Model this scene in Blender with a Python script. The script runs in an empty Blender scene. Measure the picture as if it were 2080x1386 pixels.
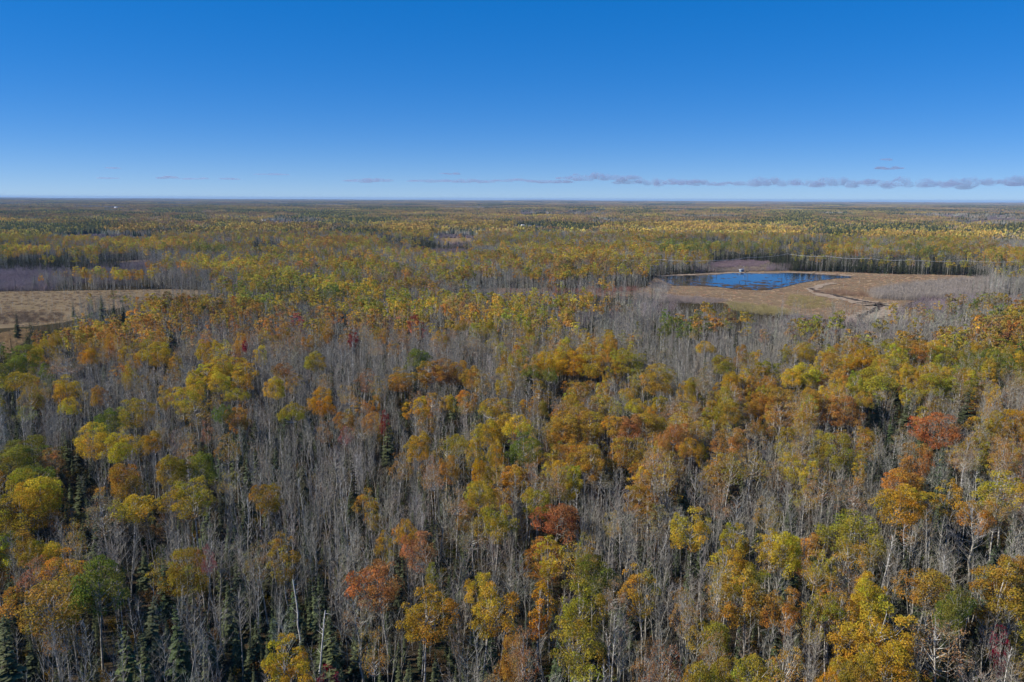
import bpy, math, random
import numpy as np
from mathutils import Matrix, Vector

# ------------------------------------------------------------------ camera, sky, sun, exposure
scene = bpy.context.scene
CAM_Z, FPX, PITCH, ROLL = 65.0, 1617.0, math.radians(10.13), math.radians(0.275)
f_ = np.array([0, math.cos(PITCH), -math.sin(PITCH)])
r0 = np.array([1.0, 0, 0]); u0 = np.array([0, math.sin(PITCH), math.cos(PITCH)])
r_ = r0 * math.cos(ROLL) + u0 * math.sin(ROLL)
u_ = u0 * math.cos(ROLL) - r0 * math.sin(ROLL)
cam_data = bpy.data.cameras.new('camera')
cam = bpy.data.objects.new('camera', cam_data)
scene.collection.objects.link(cam)
cam.matrix_world = Matrix(((r_[0], u_[0], -f_[0], 0), (r_[1], u_[1], -f_[1], 0), (r_[2], u_[2], -f_[2], CAM_Z), (0, 0, 0, 1)))
cam_data.sensor_width = 36.0
cam_data.lens = FPX / 2080.0 * 36.0
cam_data.clip_start, cam_data.clip_end = 1.0, 300000.0
scene.camera = cam

SUN_EL, SUN_AZ = math.radians(34), math.radians(-98)      # azimuth measured from +Y (view) clockwise: the sun stands behind the left shoulder
sdir = Vector((math.sin(SUN_AZ) * math.cos(SUN_EL), math.cos(SUN_AZ) * math.cos(SUN_EL), math.sin(SUN_EL)))
world = bpy.data.worlds.new('World'); scene.world = world; world.use_nodes = True
wn = world.node_tree.nodes; wl = world.node_tree.links
bg = wn['Background']
sky = wn.new('ShaderNodeTexSky'); sky.sky_type = 'NISHITA'; sky.sun_disc = False
sky.sun_elevation = SUN_EL; sky.sun_rotation = SUN_AZ
sky.altitude = 0; sky.air_density = 0.5; sky.dust_density = 0.0; sky.ozone_density = 10.0
hsv = wn.new('ShaderNodeHueSaturation'); hsv.inputs['Saturation'].default_value = 1.70; hsv.inputs['Hue'].default_value = 0.516
gam = wn.new('ShaderNodeGamma'); gam.inputs[1].default_value = 0.45      # the photograph's sky rolls off softly towards the horizon
lift = wn.new('ShaderNodeVectorMath'); lift.operation = 'SCALE'; lift.inputs['Scale'].default_value = 2.5
wl.new(sky.outputs[0], gam.inputs[0]); wl.new(gam.outputs[0], lift.inputs[0]); wl.new(lift.outputs[0], hsv.inputs['Color']); wl.new(hsv.outputs[0], bg.inputs['Color'])
bg.inputs['Strength'].default_value = 0.102
sun_data = bpy.data.lights.new('sun', 'SUN'); sun_data.energy = 4.8; sun_data.angle = math.radians(0.53)
sun_data.color = (1.0, 0.94, 0.84)
sun = bpy.data.objects.new('sun', sun_data); scene.collection.objects.link(sun)
sun.rotation_euler = sdir.to_track_quat('Z', 'Y').to_euler()
vs = scene.view_settings
vs.view_transform = 'Standard'; vs.look = 'None'; vs.exposure = 0.38; vs.gamma = 1.0; vs.use_curve_mapping = False
cy = scene.cycles
cy.max_bounces = 5; cy.diffuse_bounces = 3; cy.glossy_bounces = 2; cy.transmission_bounces = 3; cy.volume_bounces = 0
cy.transparent_max_bounces = 8; cy.caustics_reflective = False; cy.caustics_refractive = False
cy.use_adaptive_sampling = True; cy.adaptive_threshold = 0.015
cy.use_denoising = True; cy.denoiser = 'OPENIMAGEDENOISE'; cy.denoising_input_passes = 'RGB_ALBEDO_NORMAL'; cy.denoising_prefilter = 'ACCURATE'
scene.render.use_motion_blur = False

rng = np.random.default_rng(7)
random.seed(7)
COL = scene.collection

# ------------------------------------------------------------------ measuring helpers
def project(P):
    """world points (n,3) -> photograph pixels (n,2) and depth"""
    d = np.asarray(P, float) - np.array([0, 0, CAM_Z])
    z = d @ f_
    return np.stack([1040 + FPX * (d @ r_) / z, 693 - FPX * (d @ u_) / z], 1), z

def at(px, py, z=0.0):
    """the point at height z that was measured at a photograph pixel"""
    d = f_ + r_ * ((px - 1040) / FPX) - u_ * ((py - 693) / FPX)
    t = (z - CAM_Z) / d[2]
    return np.array([0, 0, CAM_Z]) + d * t

def poly_ground(pts):
    return np.array([at(x, y)[:2] for x, y in pts])

def inside(poly, x, y):
    res = np.zeros(len(x), bool); n = len(poly)
    for i in range(n):
        x1, y1 = poly[i]; x2, y2 = poly[(i + 1) % n]
        c = ((y1 > y) != (y2 > y))
        with np.errstate(divide='ignore', invalid='ignore'):
            xi = (x2 - x1) * (y - y1) / (y2 - y1 + 1e-12) + x1
        res ^= c & (x < xi)
    return res

def hgt(x, y):
    """gentle relief that grows with distance"""
    r = np.hypot(x, y)
    a = np.clip((r - 1500) / 9000, 0, 1)
    n = (np.sin(x / 1900 + 1.3) * np.cos(y / 2600 + .4) + .6 * np.sin(x / 830 + y / 1270 + 2.1) + .5 * np.sin(y / 640 - x / 3100)
         + .9 * np.sin(x / 5200 + 2.0 + y / 9000))
    b = np.clip((r - 9000) / 12000, 0, 1)
    return a * 6.5 * n + b * 9.0 * np.maximum(0, np.sin(x / 2700 + 1.0) + .5 * np.sin(x / 1100 + y / 5000) + .4 * np.sin(x / 640))

# ------------------------------------------------------------------ materials
def new_mat(name):
    m = bpy.data.materials.new(name); m.use_nodes = True
    nt = m.node_tree; nt.nodes.clear()
    return m, nt, nt.nodes, nt.links

def leaf_material(name, translucency=0.3, use_col=False):
    m, nt, N, L = new_mat(name)
    out = N.new('ShaderNodeOutputMaterial')
    tint = N.new('ShaderNodeAttribute'); tint.attribute_type = 'INSTANCER'; tint.attribute_name = 'tint'
    sh = N.new('ShaderNodeAttribute'); sh.attribute_type = 'GEOMETRY'; sh.attribute_name = 'col'
    mix = N.new('ShaderNodeMix'); mix.data_type = 'RGBA'; mix.blend_type = 'MULTIPLY'; mix.inputs[0].default_value = 1.0
    L.new(tint.outputs['Color'], mix.inputs[6]); L.new(sh.outputs['Color'], mix.inputs[7])
    d = N.new('ShaderNodeBsdfDiffuse'); t = N.new('ShaderNodeBsdfTranslucent'); s = N.new('ShaderNodeMixShader')
    s.inputs[0].default_value = translucency
    L.new(mix.outputs[2], d.inputs['Color']); L.new(mix.outputs[2], t.inputs['Color'])
    L.new(d.outputs[0], s.inputs[1]); L.new(t.outputs[0], s.inputs[2]); L.new(s.outputs[0], out.inputs['Surface'])
    return m

def bark_material(name, ca, cb, scale=1.2):
    m, nt, N, L = new_mat(name)
    out = N.new('ShaderNodeOutputMaterial')
    tc = N.new('ShaderNodeTexCoord'); mp = N.new('ShaderNodeMapping'); mp.inputs['Scale'].default_value = (1, 1, 2.2)
    nz = N.new('ShaderNodeTexNoise'); nz.inputs['Scale'].default_value = scale; nz.inputs['Detail'].default_value = 3
    cr = N.new('ShaderNodeValToRGB'); cr.color_ramp.elements[0].position = .38; cr.color_ramp.elements[1].position = .58
    cr.color_ramp.elements[0].color = (*cb, 1); cr.color_ramp.elements[1].color = (*ca, 1)
    d = N.new('ShaderNodeBsdfDiffuse')
    L.new(tc.outputs['Object'], mp.inputs[0]); L.new(mp.outputs[0], nz.inputs['Vector']); L.new(nz.outputs[0], cr.inputs[0])
    L.new(cr.outputs[0], d.inputs['Color']); L.new(d.outputs[0], out.inputs['Surface'])
    return m

def ground_material(name, cols, scales, rough_bump=0.0, mid=(.42, .58)):
    """cols: base, second, third colours mixed by noises at two scales"""
    m, nt, N, L = new_mat(name)
    out = N.new('ShaderNodeOutputMaterial'); tc = N.new('ShaderNodeTexCoord')
    prev = None
    rgb = N.new('ShaderNodeRGB'); rgb.outputs[0].default_value = (*cols[0], 1); prev = rgb.outputs[0]
    for i, (c, sc) in enumerate(zip(cols[1:], scales)):
        nz = N.new('ShaderNodeTexNoise'); nz.inputs['Scale'].default_value = sc; nz.inputs['Detail'].default_value = 5; nz.inputs['Roughness'].default_value = .65
        mp = N.new('ShaderNodeMapping'); mp.inputs['Location'].default_value = (i * 37.3, i * 11.1, 0)
        cr = N.new('ShaderNodeValToRGB'); cr.color_ramp.elements[0].position = mid[0]; cr.color_ramp.elements[1].position = mid[1]; cr.color_ramp.interpolation = 'EASE'
        mx = N.new('ShaderNodeMix'); mx.data_type = 'RGBA'
        L.new(tc.outputs['Object'], mp.inputs[0]); L.new(mp.outputs[0], nz.inputs['Vector']); L.new(nz.outputs[0], cr.inputs[0]); L.new(cr.outputs[0], mx.inputs[0])
        L.new(prev, mx.inputs[6]); mx.inputs[7].default_value = (*c, 1); prev = mx.outputs[2]
    d = N.new('ShaderNodeBsdfDiffuse'); L.new(prev, d.inputs['Color']); L.new(d.outputs[0], out.inputs['Surface'])
    if rough_bump:
        nz = N.new('ShaderNodeTexNoise'); nz.inputs['Scale'].default_value = 1.3; nz.inputs['Detail'].default_value = 4
        b = N.new('ShaderNodeBump'); b.inputs['Strength'].default_value = rough_bump; b.inputs['Distance'].default_value = .5
        L.new(tc.outputs['Object'], nz.inputs['Vector']); L.new(nz.outputs[0], b.inputs['Height']); L.new(b.outputs[0], d.inputs['Normal'])
    return m

def plain_material(name, col, rough=.7):
    m, nt, N, L = new_mat(name)
    out = N.new('ShaderNodeOutputMaterial'); p = N.new('ShaderNodeBsdfPrincipled')
    nz = N.new('ShaderNodeTexNoise'); nz.inputs['Scale'].default_value = 2.5; nz.inputs['Detail'].default_value = 4
    tc = N.new('ShaderNodeTexCoord'); mx = N.new('ShaderNodeMix'); mx.data_type = 'RGBA'
    L.new(tc.outputs['Object'], nz.inputs['Vector']); L.new(nz.outputs[0], mx.inputs[0])
    mx.inputs[6].default_value = (*[c * .8 for c in col], 1); mx.inputs[7].default_value = (*[min(1, c * 1.15) for c in col], 1)
    L.new(mx.outputs[2], p.inputs['Base Color']); p.inputs['Roughness'].default_value = rough
    L.new(p.outputs[0], out.inputs['Surface'])
    return m

M_LEAF = leaf_material('autumn_leaf', .40)
M_NEEDLE = leaf_material('needle', .12)
M_TWIG = leaf_material('twig', 0.0)
M_WHITEBARK = bark_material('aspen_bark', (.60, .57, .50), (.24, .21, .18), 1.6)
M_GREYBARK = bark_material('grey_bark', (.42, .395, .335), (.19, .175, .15), 1.0)
M_DARKBARK = bark_material('dark_bark', (.10, .08, .06), (.05, .04, .03), 1.0)

# ------------------------------------------------------------------ mesh building
class MB:
    def __init__(s): s.v = []; s.f = []; s.m = []; s.c = []; s.n = 0
    def add(s, v, f, mat, col):
        v = np.asarray(v, float); f = np.asarray(f, int)
        s.v.append(v); s.f.append(f + s.n); s.n += len(v)
        s.m.append(np.full(len(f), mat, int))
        col = np.asarray(col, float)
        s.c.append(np.tile(col, (len(v), 1)) if col.ndim == 1 else col)
    def tube(s, pts, rad, sides, mat, col=(1, 1, 1)):
        pts = np.asarray(pts, float); k = len(pts)
        ang = np.arange(sides) * 2 * math.pi / sides
        d = np.gradient(pts, axis=0); d /= np.linalg.norm(d, axis=1)[:, None] + 1e-9
        ref = np.where(np.abs(d[:, 2:3]) > .8, np.array([[1.0, 0, 0]]), np.array([[0, 0, 1.0]]))
        a = np.cross(d, ref); a /= np.linalg.norm(a, axis=1)[:, None] + 1e-9
        b = np.cross(d, a)
        rad = np.asarray(rad, float)
        ring = pts[:, None] + rad[:, None, None] * (np.cos(ang)[None, :, None] * a[:, None] + np.sin(ang)[None, :, None] * b[:, None])
        v = ring.reshape(-1, 3); f = []
        for i in range(k - 1):
            for j in range(sides):
                p = i * sides + j; q = i * sides + (j + 1) % sides
                f += [(p, q, q + sides), (p, q + sides, p + sides)]
        s.add(v, f, mat, col)
    def blades(s, p0, p1, w, mat, col):
        """thin tapering twigs: one triangle each"""
        p0 = np.asarray(p0); p1 = np.asarray(p1); n = len(p0)
        d = p1 - p0; r = rng.normal(size=(n, 3)); a = np.cross(d, r); a /= np.linalg.norm(a, axis=1)[:, None] + 1e-9
        w = np.broadcast_to(np.asarray(w, float), (n,))[:, None]
        v = np.stack([p0 - a * w / 2, p0 + a * w / 2, p1], 1).reshape(-1, 3)
        f = np.arange(3 * n).reshape(-1, 3)
        col = np.asarray(col, float)
        s.add(v, f, mat, np.repeat(col, 3, 0) if col.ndim == 2 else col)
    def leaves(s, p, nrm, size, mat, col, aspect=.8):
        n = len(p); r = rng.normal(size=(n, 3)); a = np.cross(nrm, r); a /= np.linalg.norm(a, axis=1)[:, None] + 1e-9
        b = np.cross(nrm, a); sz = np.broadcast_to(np.asarray(size, float), (n,))[:, None] / 2
        v = np.stack([p - a * sz, p - b * sz * aspect + nrm * sz * .2, p + a * sz, p + b * sz * aspect + nrm * sz * .2], 1).reshape(-1, 3)
        i = np.arange(n)[:, None] * 4
        f = np.concatenate([i + np.array([[0, 1, 2]]), i + np.array([[0, 2, 3]])])
        s.add(v, f, mat, np.repeat(np.asarray(col, float), 4, 0))
    def mesh(s, name, mats):
        v = np.concatenate(s.v); f = np.concatenate(s.f); c = np.concatenate(s.c); mi = np.concatenate(s.m)
        me = bpy.data.meshes.new(name)
        me.vertices.add(len(v)); me.vertices.foreach_set('co', v.astype(np.float32).ravel())
        me.loops.add(len(f) * 3); me.loops.foreach_set('vertex_index', f.astype(np.int32).ravel())
        me.polygons.add(len(f)); me.polygons.foreach_set('loop_start', np.arange(len(f), dtype=np.int32) * 3)
        me.polygons.foreach_set('material_index', mi.astype(np.int32))
        for m in mats: me.materials.append(m)
        at_ = me.attributes.new('col', 'FLOAT_COLOR', 'POINT')
        at_.data.foreach_set('color', np.concatenate([c, np.ones((len(c), 1))], 1).astype(np.float32).ravel())
        me.update(calc_edges=True)
        return me

def unit(v): return v / (np.linalg.norm(v, axis=-1, keepdims=True) + 1e-9)

def envelope(form, t):
    if form == 'round': return np.sqrt(np.clip(1 - (2 * t - 1) ** 2, 0, 1)) ** .85
    if form == 'oval': return np.sin(np.pi * np.clip(t, 0, 1) ** .85) ** .65
    if form == 'column': return np.sin(np.pi * np.clip(t, .02, .98)) ** .42 * (1 - .25 * t)
    if form == 'umbrella': return np.sqrt(np.clip(1 - t ** 2, 0, 1)) ** .9
    if form == 'cone': return (1.02 - t) ** .7 * np.clip(t * 5, .3, 1)
    return np.ones_like(t)

def leafy_tree(seed, H, ch, w, form, n_leaves, leaf, n_clumps, bark='white', twigs=60, lod=0):
    """returns (trunk mesh, crown mesh) of a broadleaf tree of height H, crown height ch and width w"""
    global rng
    save = rng; rng = np.random.default_rng(seed)
    trunk, crown = MB(), MB()
    lean = rng.normal(0, .025, 2) * H
    k = 7 if lod == 0 else 3
    tz = np.linspace(0, 1, k)
    bend = rng.normal(0, .012, (k, 2)).cumsum(0) * H * .5; bend[0] = 0
    tp = np.stack([lean[0] * tz + bend[:, 0], lean[1] * tz + bend[:, 1], tz * H * .93], 1)
    rb = .0085 * H + .03
    trunk.tube(tp, rb * (1 - tz * .82), 6 if lod == 0 else 3, 0)
    base = H - ch
    lobes = rng.uniform(0, 2 * math.pi, 5); amp = rng.uniform(.12, .36, 5)
    # clump centres
    C, R = [], []
    tries = 0
    while len(C) < n_clumps and tries < n_clumps * 30:
        tries += 1
        t = rng.random(); e = envelope(form, np.array([t]))[0]
        if rng.random() > e ** 1.1: continue
        an = rng.uniform(0, 2 * math.pi)
        lob = 1 + sum(a * math.cos((i + 1) * (an - l) + t * 3 * (i % 2)) for i, (a, l) in enumerate(zip(amp, lobes))) * .8
        if rng.random() > lob * .95 + .12: continue
        rr = e * w / 2 * lob * (1 - .55 * rng.random() ** 2.2) * .86
        z = base + t * ch * .93
        ax = np.array([np.interp(z, tp[:, 2], tp[:, 0]), np.interp(z, tp[:, 2], tp[:, 1])])
        c = np.array([ax[0] + rr * math.cos(an), ax[1] + rr * math.sin(an), z])
        rc = w * rng.uniform(.10, .17)
        if form == 'column': rc *= 1.35
        if C and np.min(np.linalg.norm(np.array(C) - c, axis=1)) < rc * .55: continue
        C.append(c); R.append(rc)
    C = np.array(C); R = np.array(R)
    # limbs from the trunk to clumps
    sel = rng.permutation(len(C))[:min(len(C), 26 if lod == 0 else 3)]
    for i in sel:
        c = C[i]; z0 = max(base * .92, c[2] - rng.uniform(.18, .42) * ch - .3 * np.hypot(c[0], c[1]))
        s0 = np.array([np.interp(z0, tp[:, 2], tp[:, 0]), np.interp(z0, tp[:, 2], tp[:, 1]), z0])
        mid = s0 * .45 + c * .55 + np.array([0, 0, -.06 * ch]) + rng.normal(0, .1, 3)
        crown.tube([s0, mid, c], [.045 + .002 * H, .03, .012], 3, 1, (.9, .88, .84))
        if lod == 0:
            q = 5
            d = unit(rng.normal(0, 1, (q, 3)) + unit(c - s0) * 1.0) * R[i] * rng.uniform(.7, 1.3, (q, 1))
            crown.blades(np.repeat(c[None], q, 0), c + d, .022, 1, (.8, .78, .74))
    # bare twigs beyond / between the leaves
    if twigs and lod == 0:
        ii = rng.integers(0, len(C), twigs)
        st = C[ii] + rng.normal(0, .25, (twigs, 3)) * R[ii, None]
        out = unit(C[ii] - np.array([0, 0, base + ch * .35]))
        crown.blades(st, st + unit(out + rng.normal(0, .5, (twigs, 3)) + [0, 0, .3]) * R[ii, None] * 1.5, .026, 1, (.8, .77, .72))
    wts = R ** 2; wts /= wts.sum()
    ii = rng.choice(len(C), n_leaves, p=wts)
    ctr = np.array([tp[-1, 0] * .7, tp[-1, 1] * .7, base + ch * .42])
    out = unit(C[ii] - ctr)
    d = unit(rng.normal(0, 1, (n_leaves, 3)) + out * .75 + np.array([0, 0, .55]))
    rad = R[ii] * rng.uniform(.35, 1.05, n_leaves) ** .6
    p = C[ii] + d * rad[:, None] * np.array([1.05, 1.05, .8])
    nr = unit(d + rng.normal(0, .75, (n_leaves, 3)))
    ctint = rng.uniform(.76, 1.14, (len(C), 1)) * (1 + rng.normal(0, .035, (len(C), 3)))
    side = unit(rng.normal(0, 1, 3)); turn = (C - C.mean(0)) @ side / (np.abs((C - C.mean(0)) @ side).max() + 1e-6) + rng.normal(0, .35, len(C))
    ctint = ctint * (1 + turn[:, None] * np.array([[-.13, .07, 0.0]]))      # one side of a crown turns before the other
    col = ctint[ii] * rng.uniform(.72, 1.22, (n_leaves, 1)) * (1 + rng.normal(0, .06, (n_leaves, 3)))
    crown.leaves(p, nr, leaf * rng.uniform(.65, 1.3, n_leaves), 0, np.clip(col, .2, 1.6))
    rng = save
    bm = {'white': M_WHITEBARK, 'grey': M_GREYBARK, 'dark': M_DARKBARK}[bark]
    return trunk.mesh('trunk', [bm]), crown.mesh('crown', [M_LEAF, bm])

def bare_tree(seed, H, stems=1, spread=.22, nb=26, ntw=9, lod=0, start=.35, dead=False, thick=1.0):
    global rng
    save = rng; rng = np.random.default_rng(seed)
    trunk, crown = MB(), MB()
    for st in range(stems):
        Hs = H * (1 if st == 0 else rng.uniform(.7, .95)); a0 = rng.uniform(0, 6.28)
        ln = (rng.normal(0, .03) if stems == 1 else rng.uniform(.05, .16)) * Hs
        k = 8 if lod == 0 else 3
        tz = np.linspace(0, 1, k); wob = rng.normal(0, .008, (k, 2)).cumsum(0) * Hs; wob[0] = 0
        tp = np.stack([math.cos(a0) * ln * tz ** 1.3 + wob[:, 0], math.sin(a0) * ln * tz ** 1.3 + wob[:, 1], tz * Hs], 1)
        rb = (.0065 * Hs + .02) * thick * (1 if stems == 1 else .8)
        trunk.tube(tp, rb * (1 - tz * (.55 if dead else .9)) + .006, 5 if lod == 0 else 3, 0)
        P0, P1, W = [], [], []
        for b in range(nb // stems):
            t = start + (1 - start) * ((b + rng.random()) / (nb // stems)) ** .8 * .97
            s0 = np.array([np.interp(t, tz, tp[:, i]) for i in range(3)])
            an = rng.uniform(0, 6.28); L = spread * H * rng.uniform(.55, 1.15) * (1.15 - .75 * (t - start) / (1 - start))
            el = rng.uniform(.55, 1.15) if not dead else rng.uniform(-.1, .8)
            d = np.array([math.cos(an) * math.cos(el), math.sin(an) * math.cos(el), math.sin(el)])
            mid = s0 + d * L * .5 + rng.normal(0, .05, 3) * L * .6
            end = mid + unit(d + np.array([0, 0, .45 if not dead else .1]) + rng.normal(0, .15, 3)) * L * .55
            if lod == 0:
                crown.tube([s0, mid, end], [.022 * thick + .0012 * H, .016 * thick, .006], 3, 0)
            else:
                P0 += [s0]; P1 += [end]; W += [.09]
            for q in range(ntw):
                u = rng.uniform(.25, 1.0)
                o = s0 + (mid - s0) * min(1, u * 2) if u < .5 else mid + (end - mid) * (u - .5) * 2
                tl = L * rng.uniform(.22, .55) * (1.1 - .4 * u)
                e = o + unit(d + rng.normal(0, .55, 3) + [0, 0, .35]) * tl
                P0 += [o]; P1 += [e]; W += [.020 if lod == 0 else .07]
                if lod == 0 and rng.random() < .6:
                    o2 = o + (e - o) * rng.uniform(.3, .7)
                    P0 += [o2]; P1 += [o2 + unit(e - o + rng.normal(0, .6, 3) * tl) * tl * .6]; W += [.016]
        if P0:
            crown.blades(np.array(P0), np.array(P1), np.array(W), 1, np.repeat(rng.uniform(.75, 1.15, (len(P0), 1)), 3, 1))
    rng = save
    return trunk, crown

def bare_meshes(*a, bark=None, **k):
    t, c = bare_tree(*a, **k)
    bark = bark or M_GREYBARK
    return t.mesh('trunk', [bark]), c.mesh('crown', [bark, M_TWIG])

def conifer(seed, H, w, whorls, per, droop=.25, lod=0, open_=0.0, bare_base=.08):
    global rng
    save = rng; rng = np.random.default_rng(seed)
    trunk, crown = MB(), MB()
    trunk.tube([[0, 0, 0], [rng.normal(0, .01) * H, rng.normal(0, .01) * H, H * .5], [0, 0, H * .98]], [.011 * H + .02, .007 * H + .01, .01], 5 if lod == 0 else 3, 0)
    for i in range(whorls):
        t = i / (whorls - 1)
        z = H * (bare_base + (1 - bare_base) * t) - .0
        L = w / 2 * (1.03 - t) ** .8 * rng.uniform(.62, 1.2)
        n = max(3, int(per * (1.1 - t * .6)))
        a0 = rng.uniform(0, 6.28)
        for j in range(n):
            if rng.random() < open_: continue
            an = a0 + j * 2 * math.pi / n + rng.normal(0, .2); l = L * rng.uniform(.65, 1.15) + .12
            d = np.array([math.cos(an), math.sin(an), 0]); sd = np.array([-math.sin(an), math.cos(an), 0])
            zz = z + rng.normal(0, .012) * H
            p0 = np.array([0, 0, zz]); p1 = p0 + d * l + [0, 0, -droop * l + .1 * l * t]
            bw = max(.14, l * .30)
            sh = rng.uniform(.7, 1.2)
            if lod == 0:
                m = (p0 + p1) / 2 + [0, 0, .06 * l]
                v = [p0, m + sd * bw, m - sd * bw, p1, m + [0, 0, -bw * .8], p0 * .35 + p1 * .65 + sd * bw * 1.2, p0 * .35 + p1 * .65 - sd * bw * 1.2]
                f = [(0, 1, 3), (0, 3, 2), (0, 4, 3), (1, 5, 3), (2, 3, 6)]
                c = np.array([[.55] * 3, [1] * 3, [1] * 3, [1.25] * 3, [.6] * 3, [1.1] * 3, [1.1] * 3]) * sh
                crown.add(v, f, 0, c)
                q = 5
                u = rng.uniform(.3, 1, (q, 1)); b0 = p0 + (p1 - p0) * u
                crown.blades(b0, b0 + (d * .5 + sd * rng.choice([-1, 1], (q, 1))) * bw * rng.uniform(.8, 1.5, (q, 1)) + [0, 0, -.08], bw * .45, 0, np.full((q, 3), sh) * rng.uniform(.8, 1.25, (q, 1)))
            else:
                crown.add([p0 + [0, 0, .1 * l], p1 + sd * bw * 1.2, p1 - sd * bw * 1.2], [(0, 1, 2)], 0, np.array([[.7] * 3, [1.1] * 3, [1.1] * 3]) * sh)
    rng = save
    return trunk, crown

def conifer_meshes(*a, **k):
    t, c = conifer(*a, **k)
    return t.mesh('trunk', [M_DARKBARK]), c.mesh('crown', [M_NEEDLE])

def join_mesh(name, pair):
    """one mesh holding trunk and crown, for the scattered masses"""
    v, f, mi, c, mats, n = [], [], [], [], [], 0
    for me in pair:
        nv = len(me.vertices); a = np.empty(nv * 3, np.float32); me.vertices.foreach_get('co', a)
        b = np.empty(len(me.loops), np.int32); me.loops.foreach_get('vertex_index', b)
        m = np.empty(len(me.polygons), np.int32); me.polygons.foreach_get('material_index', m)
        cc = np.empty(nv * 4, np.float32); me.attributes['col'].data.foreach_get('color', cc)
        v.append(a.reshape(-1, 3)); f.append(b.reshape(-1, 3) + n); mi.append(m + len(mats)); c.append(cc.reshape(-1, 4)[:, :3]); n += nv
        mats += list(me.materials)
    mb = MB(); mb.v = v; mb.f = f; mb.m = mi; mb.c = c
    return mb.mesh(name, mats)

# ------------------------------------------------------------------ scattered masses (geometry nodes on points)
def scatter(name, label, meshes, x, y, z, rot, scl, tint, variant):
    """one object of kind stuff: the points carry variant, turn, size and tint, the nodes set a copy of a mesh on each"""
    n = len(x)
    me = bpy.data.meshes.new(name); me.vertices.add(n)
    me.vertices.foreach_set('co', np.stack([x, y, z], 1).astype(np.float32).ravel())
    for nm, ty, arr, key in (('rot', 'FLOAT_VECTOR', rot, 'vector'), ('scl', 'FLOAT_VECTOR', scl, 'vector'), ('variant', 'INT', variant, 'value')):
        a = me.attributes.new(nm, ty, 'POINT'); a.data.foreach_set(key, np.ascontiguousarray(arr, np.int32 if ty == 'INT' else np.float32).ravel())
    a = me.attributes.new('tint', 'FLOAT_COLOR', 'POINT')
    a.data.foreach_set('color', np.concatenate([tint, np.ones((n, 1))], 1).astype(np.float32).ravel())
    me.update()
    ob = bpy.data.objects.new(name, me); COL.objects.link(ob)
    ob['kind'] = 'stuff'; ob['label'] = label
    ng = bpy.data.node_groups.new(name, 'GeometryNodeTree')
    ng.interface.new_socket('Geometry', in_out='INPUT', socket_type='NodeSocketGeometry')
    ng.interface.new_socket('Geometry', in_out='OUTPUT', socket_type='NodeSocketGeometry')
    N, L = ng.nodes, ng.links
    gi = N.new('NodeGroupInput'); go = N.new('NodeGroupOutput'); jn = N.new('GeometryNodeJoinGeometry')
    def named(nm, ty):
        q = N.new('GeometryNodeInputNamedAttribute'); q.data_type = ty; q.inputs['Name'].default_value = nm
        return q.outputs['Attribute']
    rv, sv, vv = named('rot', 'FLOAT_VECTOR'), named('scl', 'FLOAT_VECTOR'), named('variant', 'INT')
    er = N.new('FunctionNodeEulerToRotation'); L.new(rv, er.inputs[0])
    for k, m in enumerate(meshes):
        src = bpy.data.objects.new(name + '_source', m)          # never linked to the scene
        oi = N.new('GeometryNodeObjectInfo'); oi.inputs['Object'].default_value = src; oi.inputs['As Instance'].default_value = False
        g2 = N.new('GeometryNodeGeometryToInstance'); L.new(oi.outputs['Geometry'], g2.inputs[0])
        cmp_ = N.new('FunctionNodeCompare'); cmp_.data_type = 'INT'; cmp_.operation = 'EQUAL'
        L.new(vv, cmp_.inputs[2]); cmp_.inputs[3].default_value = k
        ip = N.new('GeometryNodeInstanceOnPoints')
        L.new(gi.outputs[0], ip.inputs['Points']); L.new(cmp_.outputs[0], ip.inputs['Selection']); L.new(oi.outputs['Geometry'], ip.inputs['Instance'])
        L.new(er.outputs[0], ip.inputs['Rotation']); L.new(sv, ip.inputs['Scale'])
        L.new(ip.outputs[0], jn.inputs[0])
    L.new(jn.outputs[0], go.inputs[0])
    md = ob.modifiers.new('scatter', 'NODES'); md.node_group = ng
    return ob

def sheet(name, pts2, z, mat, kind='structure', ring=6):
    """a flat sheet from an outline in ground coordinates"""
    import bmesh
    bm = bmesh.new()
    vs_ = [bm.verts.new((x, y, z)) for x, y in pts2]
    f = bm.faces.new(vs_)
    if f.normal.z < 0: f.normal_flip()
    bmesh.ops.triangulate(bm, faces=[f])
    me = bpy.data.meshes.new(name); bm.to_mesh(me); bm.free(); me.materials.append(mat)
    o = bpy.data.objects.new(name, me); COL.objects.link(o); o['kind'] = kind
    return o

def wiggle(poly, step, amp, seed):
    """an outline made uneven"""
    g = np.random.default_rng(seed); out = []
    for i in range(len(poly)):
        a, b = poly[i], poly[(i + 1) % len(poly)]
        k = max(1, int(np.linalg.norm(b - a) / step))
        for j in range(k): out.append(a + (b - a) * j / k + g.normal(0, amp, 2) * (1 if j or True else 0))
    return np.array(out)

# ------------------------------------------------------------------ ground
M_FLOOR = ground_material('forest_floor', [(.042, .034, .022), (.024, .033, .016), (.08, .056, .03)], [.18, .9])
def build_ground():
    rad = np.concatenate([[0], np.geomspace(30, 31000, 110)]); A = 144
    ang = np.linspace(0, 2 * math.pi, A, endpoint=False)
    X = rad[:, None] * np.sin(ang); Y = rad[:, None] * np.cos(ang)
    Z = hgt(X, Y) - .02
    v = np.stack([X, Y, Z], -1).reshape(-1, 3); f = []
    for i in range(len(rad) - 1):
        for j in range(A):
            p = i * A + j; q = i * A + (j + 1) % A
            if i: f.append((p, q, q + A)); f.append((p, q + A, p + A))
            else: f.append((p, q + A, p + A))
    mb = MB(); mb.add(v, f, 0, (1, 1, 1)); me = mb.mesh('ground', [M_FLOOR])
    me.flip_normals()
    o = bpy.data.objects.new('ground', me); COL.objects.link(o); o['kind'] = 'structure'
build_ground()

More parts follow.
